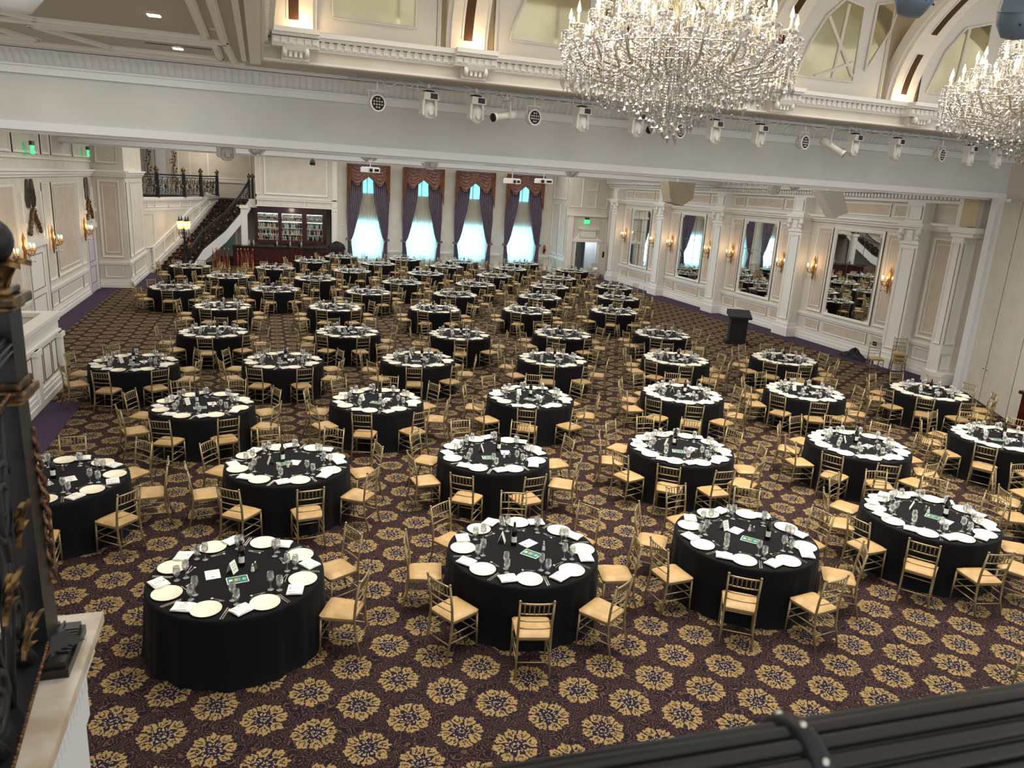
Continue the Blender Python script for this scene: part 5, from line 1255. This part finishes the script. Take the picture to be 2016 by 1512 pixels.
# offsets in the diner's frame: x to the diner's right, y from the table centre (negative is outward), turn
LAY = {'dinner_plate':(0.0,-0.73,0),'folded_napkin':(-0.235,-0.735,0.12),'menu_card':(-0.235,-0.735,0.12),'dinner_knives':(0.185,-0.745,0.1),'dessert_fork':(0.01,-0.545,0.15),'dessert_spoon':(0.0,-0.515,-0.1),'wine_glass':(0.165,-0.50,0),'water_goblet':(0.235,-0.565,0)}

# table centres (x, y), number of seats, direction of one chair in degrees
ROWS = [
 [(-0.36,7.84,8,-22),(2.91,7.76,8,-103),(5.92,7.52,8,-126),(9.08,7.57,10,-139),(12.25,7.35,10,-130)],
 [(-2.80,11.0,8,-42),(0.27,11.11,8,-124),(3.51,11.03,8,-126),(6.86,10.79,10,-128),(10.41,10.45,10,-149),(13.83,10.33,10,-151)],
 [(-1.15,14.39,8,-114),(2.07,14.34,8,-109),(5.27,14.23,8,-112),(8.83,14.09,10,-110),(12.01,13.93,10,-117),(15.42,13.58,10,-140)],
 [(-2.79,17.86,8,-107),(0.37,17.86,8,-117),(3.56,17.78,8,-105),(7.06,17.59,8,-117),(10.56,17.39,10,-110),(13.92,17.18,10,-142)],
 [(-1.34,21.3,8,-95),(2.21,21.25,8,-124),(5.37,20.83,8,-102),(8.62,20.84,8,-123),(11.99,20.71,8,-126)],
 [(-1.3,25.56,8,-108),(2.23,25.46,8,-112),(5.6,25.29,8,-118),(8.95,25.1,8,-125),(12.35,25.01,8,-120)],
 [(-3.1,29.61,8,-95),(0.38,29.49,8,-100),(3.81,29.1,8,-115),(7.19,28.81,8,-110),(10.62,28.37,8,-120),(14.16,28.44,8,-115)],
 [(-1.42,33.06,8,-110),(2.07,32.8,8,-95),(5.66,32.16,8,-112),(8.85,31.92,8,-120),(12.27,31.63,8,-105),(15.52,31.73,8,-118)],
 [(-3.13,36.31,8,-105),(0.47,36.4,8,-115),(3.92,35.88,8,-122),(7.35,35.52,8,-100),(10.71,35.2,8,-115),(13.97,34.84,8,-110)],
 [(2.33,39.71,8,-110),(5.67,39.32,8,-100),(9.15,38.81,8,-118),(12.61,38.5,8,-105),(16.09,38.25,8,-112)],
 [(4.03,42.4,8,-112),(7.49,41.99,8,-100),(10.69,41.5,8,-118),(14.37,41.5,8,-108)],
]
ORD = ['first','second','third','fourth','fifth','sixth','seventh','eighth','ninth','tenth','eleventh']
RW = ['nearest row']+['%s row' % w for w in ORD[1:]]
def place(i, n):
    if i == 0: return 'leftmost table'
    if i == n-1: return 'rightmost table'
    return '%s table from left' % ORD[i]
HOURS = ['twelve','one','two','three','four','five','six','seven','eight','nine','ten','eleven']
FPX = 1470.1
def px(x, y, z):
    d = Vector((x,y,z-5.007)); w = -d.dot(B_)
    if w < 0.1: return (-9e3,-9e3)
    return (1008+FPX*d.dot(R_)/w, 756-FPX*d.dot(U_)/w)
def inview(x, y, z, mg=20):
    a, b_ = px(x,y,z); return -mg < a < 2016+mg and -mg < b_ < 1512+mg
seats = []; tabs = []
rnd = random.Random(21)
for ri, row in enumerate(ROWS):
    for ti, (tx, ty, n, a0) in enumerate(row):
        tabs.append((ri, ti, len(row), tx, ty))
        cam_a = math.atan2(-ty, -tx)
        for k in range(n):
            a = math.radians(a0+360/n*k); rel = math.degrees(a-cam_a) % 360
            h = int(round((6-rel/30) % 12)) % 12
            seats.append((ri, ti, len(row), tx, ty, a, h, n))
# cloths
def cloth(seed):
    r = random.Random(seed); ph = [r.random()*6.28 for _ in range(5)]; o = MB(); N_ = 144
    prof = [(0.0,0.76,0),(0.6,0.76,0),(0.88,0.76,0),(0.905,0.757,0),(0.915,0.745,0),(0.918,0.70,0.15),(0.921,0.6,0.35),(0.926,0.45,0.6),(0.932,0.3,0.8),(0.94,0.15,0.95),(0.955,0.02,1.0),(0.965,0.004,1.0)]
    vs = []; 
    for (R,z,k) in prof:
        for j in range(N_):
            th = 2*PI*j/N_
            f = 0.012*math.sin(14*th+ph[0])+0.010*math.sin(23*th+ph[1]+1.2*(0.76-z))+0.006*math.sin(37*th+ph[2])+0.008*math.sin(5*th+ph[3])
            rr = max(R, 0.0005)+f*k; vs.append((rr*math.cos(th), rr*math.sin(th), z))
    fs = [(i*N_+j, i*N_+(j+1)%N_, (i+1)*N_+(j+1)%N_, (i+1)*N_+j) for i in range(len(prof)-1) for j in range(N_)]
    o.add(vs, fs, 0, True); return o.mesh('tablecloth', cloth_m)
CL = [cloth(s) for s in (1,2,3,4)]
for i, (ri, ti, n, tx, ty) in enumerate(tabs):
    ob = bpy.data.objects.new('tablecloth', CL[i%4]); C.objects.link(ob); ob.location = (tx,ty,0); ob.rotation_euler = (0,0,rnd.random()*6)
    tag(ob, 'floor-length black cloth on the round %s, %s' % (place(ti,n), RW[ri]), 'tablecloth', 'black tablecloths on the round tables')
# chairs
CH = []
for s in seats:
    ri, ti, n, tx, ty, a, h, ns = s
    if ri == 0 and ti == 0 and not (-40 < math.degrees(a) % 360 - 360*(math.degrees(a)%360 > 180) < 40): continue
    r = 1.17+0.03*rnd.random(); x, y = tx+r*math.cos(a), ty+r*math.sin(a)
    if y < 8.0 and not inview(x,y,0.5,120): continue
    if not (inview(x,y,0.9,60) or inview(x,y,0.3,60)): continue
    if y > 43.3 and x < 4.9: continue
    CH.append((x, y, a+PI/2+(rnd.random()-0.5)*0.12, 'gold chair with tan cushion, %s o\'clock seat, %s, %s' % (HOURS[h], place(ti,n), RW[ri])))
CH.sort(key=lambda c: c[0]**2+c[1]**2)
first = True
for x, y, rz, lb in CH[:292]:
    if first: ch0.location = (x,y,0); ch0.rotation_euler = (0,0,rz); ch0['label'] = lb; first = False
    else: dup(ch0,(x,y,0),rz,lb)
# spare chairs by the wall
dup(ch0,(7.80,4.72,0),1.2,'gold chair of which only the cushion corner shows, right picture edge')
for k in range(3): dup(ch0,(18.75,17.85,0.13*k),2.5,('lowest','middle','topmost')[k]+' chair of the stack against the right wall pier')
dup(ch0,(18.35,18.35,0),2.7,'single gold chair standing beside the stack at the right wall')
dup(ch0,(18.75,41.0,0),3.0,'gold chair by the open door in the far right corner, holding a white bundle')
o = MB(); o.sphere((0,0,0.11),0.15,12,0,0.75); tag(o.build('white_bundle', napkin_m, None,(18.75,41.0,0.49)),'round white bundle on the chair by the far door','bundle')
def mass(name, mb, mats, label, cat, places):
    V = np.array(mb.v); nv = len(V); big = []; F = []; 
    o = MB()
    for (x,y,z,rz) in places:
        c_, s_ = math.cos(rz), math.sin(rz); W = V.copy(); W[:,0] = V[:,0]*c_-V[:,1]*s_+x; W[:,1] = V[:,0]*s_+V[:,1]*c_+y; W[:,2] += z
        b = len(o.v); o.v.extend(map(tuple, W)); o.f.extend(tuple(i+b for i in f) for f in mb.f); o.m.extend(mb.m); o.sm.extend(mb.sm)
    ob = o.build(name, mats); tag(ob, label, cat, None, 'stuff')
mass('banquet_chair', CHM, CH_MATS, 'far gold chairs around the rear tables', 'chair', [(x,y,0,rz) for x,y,rz,lb in CH[292:]])
# place settings
SS = []
for s in seats:
    ri, ti, n, tx, ty, a, h, ns = s
    px_, py_ = tx+0.7*math.cos(a), ty+0.7*math.sin(a)
    if inview(px_,py_,0.8,60): SS.append(s)
SS.sort(key=lambda s: (s[3]+0.7*math.cos(s[5]))**2+(s[4]+0.7*math.sin(s[5]))**2)
far = {k: [] for k in KD}
for i, s in enumerate(SS):
    ri, ti, n, tx, ty, a, h, ns = s; rz = a+PI/2; c_, s_ = math.cos(rz), math.sin(rz)
    jr = (rnd.random()-0.5)*0.25; jx = (rnd.random()-0.5)*0.03; jy = (rnd.random()-0.5)*0.03
    sq_ = 0.84 if ns == 10 else 1.0
    for nm, (lx, ly, lr) in LAY.items():
        x = lx*sq_+(jx if nm != 'dinner_plate' else 0); y = ly+(jy if nm != 'dinner_plate' else 0)
        z = 0.7605+(0.018 if nm in ('folded_napkin','menu_card') and abs(lx*sq_+jx) < 0.245 else 0.0)
        gx, gy = tx+x*c_-y*s_, ty+x*s_+y*c_
        r_ = rz+lr+(jr if nm in ('folded_napkin','menu_card') else jr*0.3)
        if i < 298:
            ob = bpy.data.objects.new(nm, KD[nm][3]); C.objects.link(ob); ob.location = (gx,gy,z); ob.rotation_euler = (0,0,r_)
            d, cat = DESC[nm]; tag(ob, '%s, %s o\'clock seat, %s, %s' % (d, HOURS[h], place(ti,n), RW[ri]), cat, {'dinner_knives':'knives beside the plates'}.get(nm, nm.replace('_',' ')+'s on the tables'))
        else: far[nm].append((gx,gy,z,r_))
for nm, pl in far.items():
    if pl: mass(nm, KD[nm][1], KD[nm][2], 'far rows of '+DESC[nm][0]+' on the rear tables', DESC[nm][1], pl)
# centre pieces
def f_bottle_body(o): o.lathe([(0.001,0),(0.036,0.0),(0.0375,0.01),(0.0375,0.19),(0.034,0.215),(0.0165,0.245),(0.0145,0.26),(0.0145,0.30),(0.0001,0.30)],(0,0,0),16)
bt0 = thing('wine_bottle','', 'bottle',(0,0,0),0,'wine bottles on the tables')
o = MB(); f_bottle_body(o); bb_ = o.build('bottle_body', wine_m, bt0)
o = MB(); o.grid(lambda s,v: (0.0382*math.cos(1.9*s-2.5), 0.0382*math.sin(1.9*s-2.5), 0.05+0.075*v), 10, 1); o.build('label', winelab_m, bb_)
o = MB(); o.lathe([(0.0155,0.245),(0.0155,0.303),(0.001,0.304)],(0,0,0),12); o.build('foil_cap', foil_m, bb_)
tc0 = MB(); tc0.add([(-0.05,-0.045,0),(0.05,-0.045,0),(0.05,0,0.13),(-0.05,0,0.13),(-0.05,0.045,0),(0.05,0.045,0)],[(0,1,2,3),(3,2,5,4)]); 
for k in range(3): tc0.add([(-0.03,-0.034+0.01*k-0.0012,0.035+0.03*k),(0.03,-0.034+0.01*k-0.0012,0.035+0.03*k),(0.03,-0.0325+0.01*k-0.0012,0.04+0.03*k),(-0.03,-0.0325+0.01*k-0.0012,0.04+0.03*k)],[(0,1,2,3)],1)
TC = tc0.mesh('tent_card',[card_m,ink_m])
pg = MB(); pg.box(-0.11,0.11,-0.075,0.075,0,0.004,0); pg.box(-0.102,0.102,-0.067,0.067,0.004,0.0045,1); pg.box(-0.03,0.0,-0.03,0.03,0.0045,0.005,2); pg.box(0.0,0.03,-0.03,0.03,0.0045,0.005,3); pg.box(-0.085,-0.05,-0.02,0.02,0.0045,0.005,0); pg.box(0.05,0.085,-0.02,-0.012,0.0045,0.005,0); pg.box(0.05,0.09,0.005,0.012,0.0045,0.005,0)
PG = pg.mesh('green_program',[card_m,green_m,orange_m,blue_m])
st = MB(); st.box(-0.075,0.075,-0.1,0.1,0,0.002)
for k in range(5): w = (0.05,0.055,0.045,0.052,0.03)[k]; st.box(-w,w,0.06-0.018*k,0.064-0.018*k,0.002,0.0024,1)
st.box(-0.016,0.016,-0.065,-0.045,0.002,0.0024,1); ST = st.mesh('information_sheet',[card_m,ink_m])
shk = MB(); shk.lathe([(0.001,0),(0.02,0),(0.021,0.01),(0.013,0.06),(0.013,0.065)],(0,0,0),10,0); shk.lathe([(0.0135,0.065),(0.014,0.075),(0.008,0.09),(0.001,0.094)],(0,0,0),10,1)
SK = [shk.mesh('salt_shaker',[card_m,steel_m]), shk.mesh('pepper_shaker',[mat('pepper_fill',(110,96,84),0.4),steel_m])]
CT = {(0,0):((0.05,0.18),(-0.05,0.06),(-0.25,0.05,0.1),(0.0,-0.13,0.12),(0.16,0.02),(0.19,0.07)),
      (0,1):((-0.12,0.1),(-0.27,0.16),(0.06,0.17,-0.7),(0.1,-0.10,-0.5),(0.25,0.02),(0.25,0.08)),
      (0,2):((0.27,0.05),(-0.28,0.1),(-0.13,0.13,-0.4),(0.06,-0.08,-0.15),(0.04,0.2),(0.09,0.18)),
      (0,3):((0.20,0.15),(-0.22,0.1),(0.22,-0.08,-0.3),(0.06,0.0,-0.1),(-0.02,0.12),(-0.06,0.15)),
      (1,0):((-0.02,0.06),(-0.3,0.1),(0.17,-0.06,0.15),(-0.15,-0.14,0.3),(-0.08,-0.2),(0.1,0.3)),
      (1,1):((-0.08,0.10),(-0.25,0.02),(0.1,0.03,-0.3),(-0.05,0.02,0.25),(0.0,-0.15),(0.05,-0.13))}
for (ri, ti, n, tx, ty) in tabs:
    ca = math.atan2(tx, ty); cr, sr = math.cos(-ca), math.sin(-ca)     # frame: right and away as seen from the balcony
    L_ = CT.get((ri,ti)) or ((rnd.uniform(-.12,.12),rnd.uniform(0.1,.18)),(rnd.uniform(-.3,-.2),rnd.uniform(.0,.15)),(rnd.uniform(0.15,.21),rnd.uniform(.05,.1),rnd.uniform(-.6,.6)),(rnd.uniform(-.08,.0),rnd.uniform(-.2,-.15),rnd.uniform(-.5,.5)),(rnd.uniform(.17,.2),-.15),(rnd.uniform(.25,.28),-.13))
    W = lambda q: (tx+q[0]*cr-q[1]*sr, ty+q[0]*sr+q[1]*cr, 0.7605)
    where = '%s, %s' % (place(ti,n), RW[ri])
    if not inview(tx,ty,0.8,40): continue
    if ri == 0 and ti == 0: bt0.location = W(L_[0]); bt0.rotation_euler = (0,0,-ca); bt0['label'] = 'dark wine bottle on the '+where
    else: dup(bt0, W(L_[0]), -ca+rnd.uniform(-0.6,0.6), 'dark wine bottle on the '+where)
    for nm, me, q, rz, lb, cat, gp in (('tent_card',TC,L_[1],rnd.uniform(0.6,1.9),'folded white tent card on the ','card','tent cards'),('information_sheet',ST,L_[2],L_[2][2],'white printed sheet on the ','sheet','printed sheets'),('green_program',PG,L_[3],L_[3][2],'green program with white border on the ','booklet','green programs'),('salt_shaker',SK[0],L_[4],0,'pale shaker with steel cap on the ','shaker','salt shakers'),('pepper_shaker',SK[1],L_[5],0,'darker shaker with steel cap on the ','shaker','pepper shakers')):
        ob = bpy.data.objects.new(nm, me); C.objects.link(ob); ob.location = W(q); ob.rotation_euler = (0,0,-ca+rz)
        if nm == 'information_sheet': ob.location.z += 0.001
        tag(ob, lb+where, cat, gp+' on the tables')
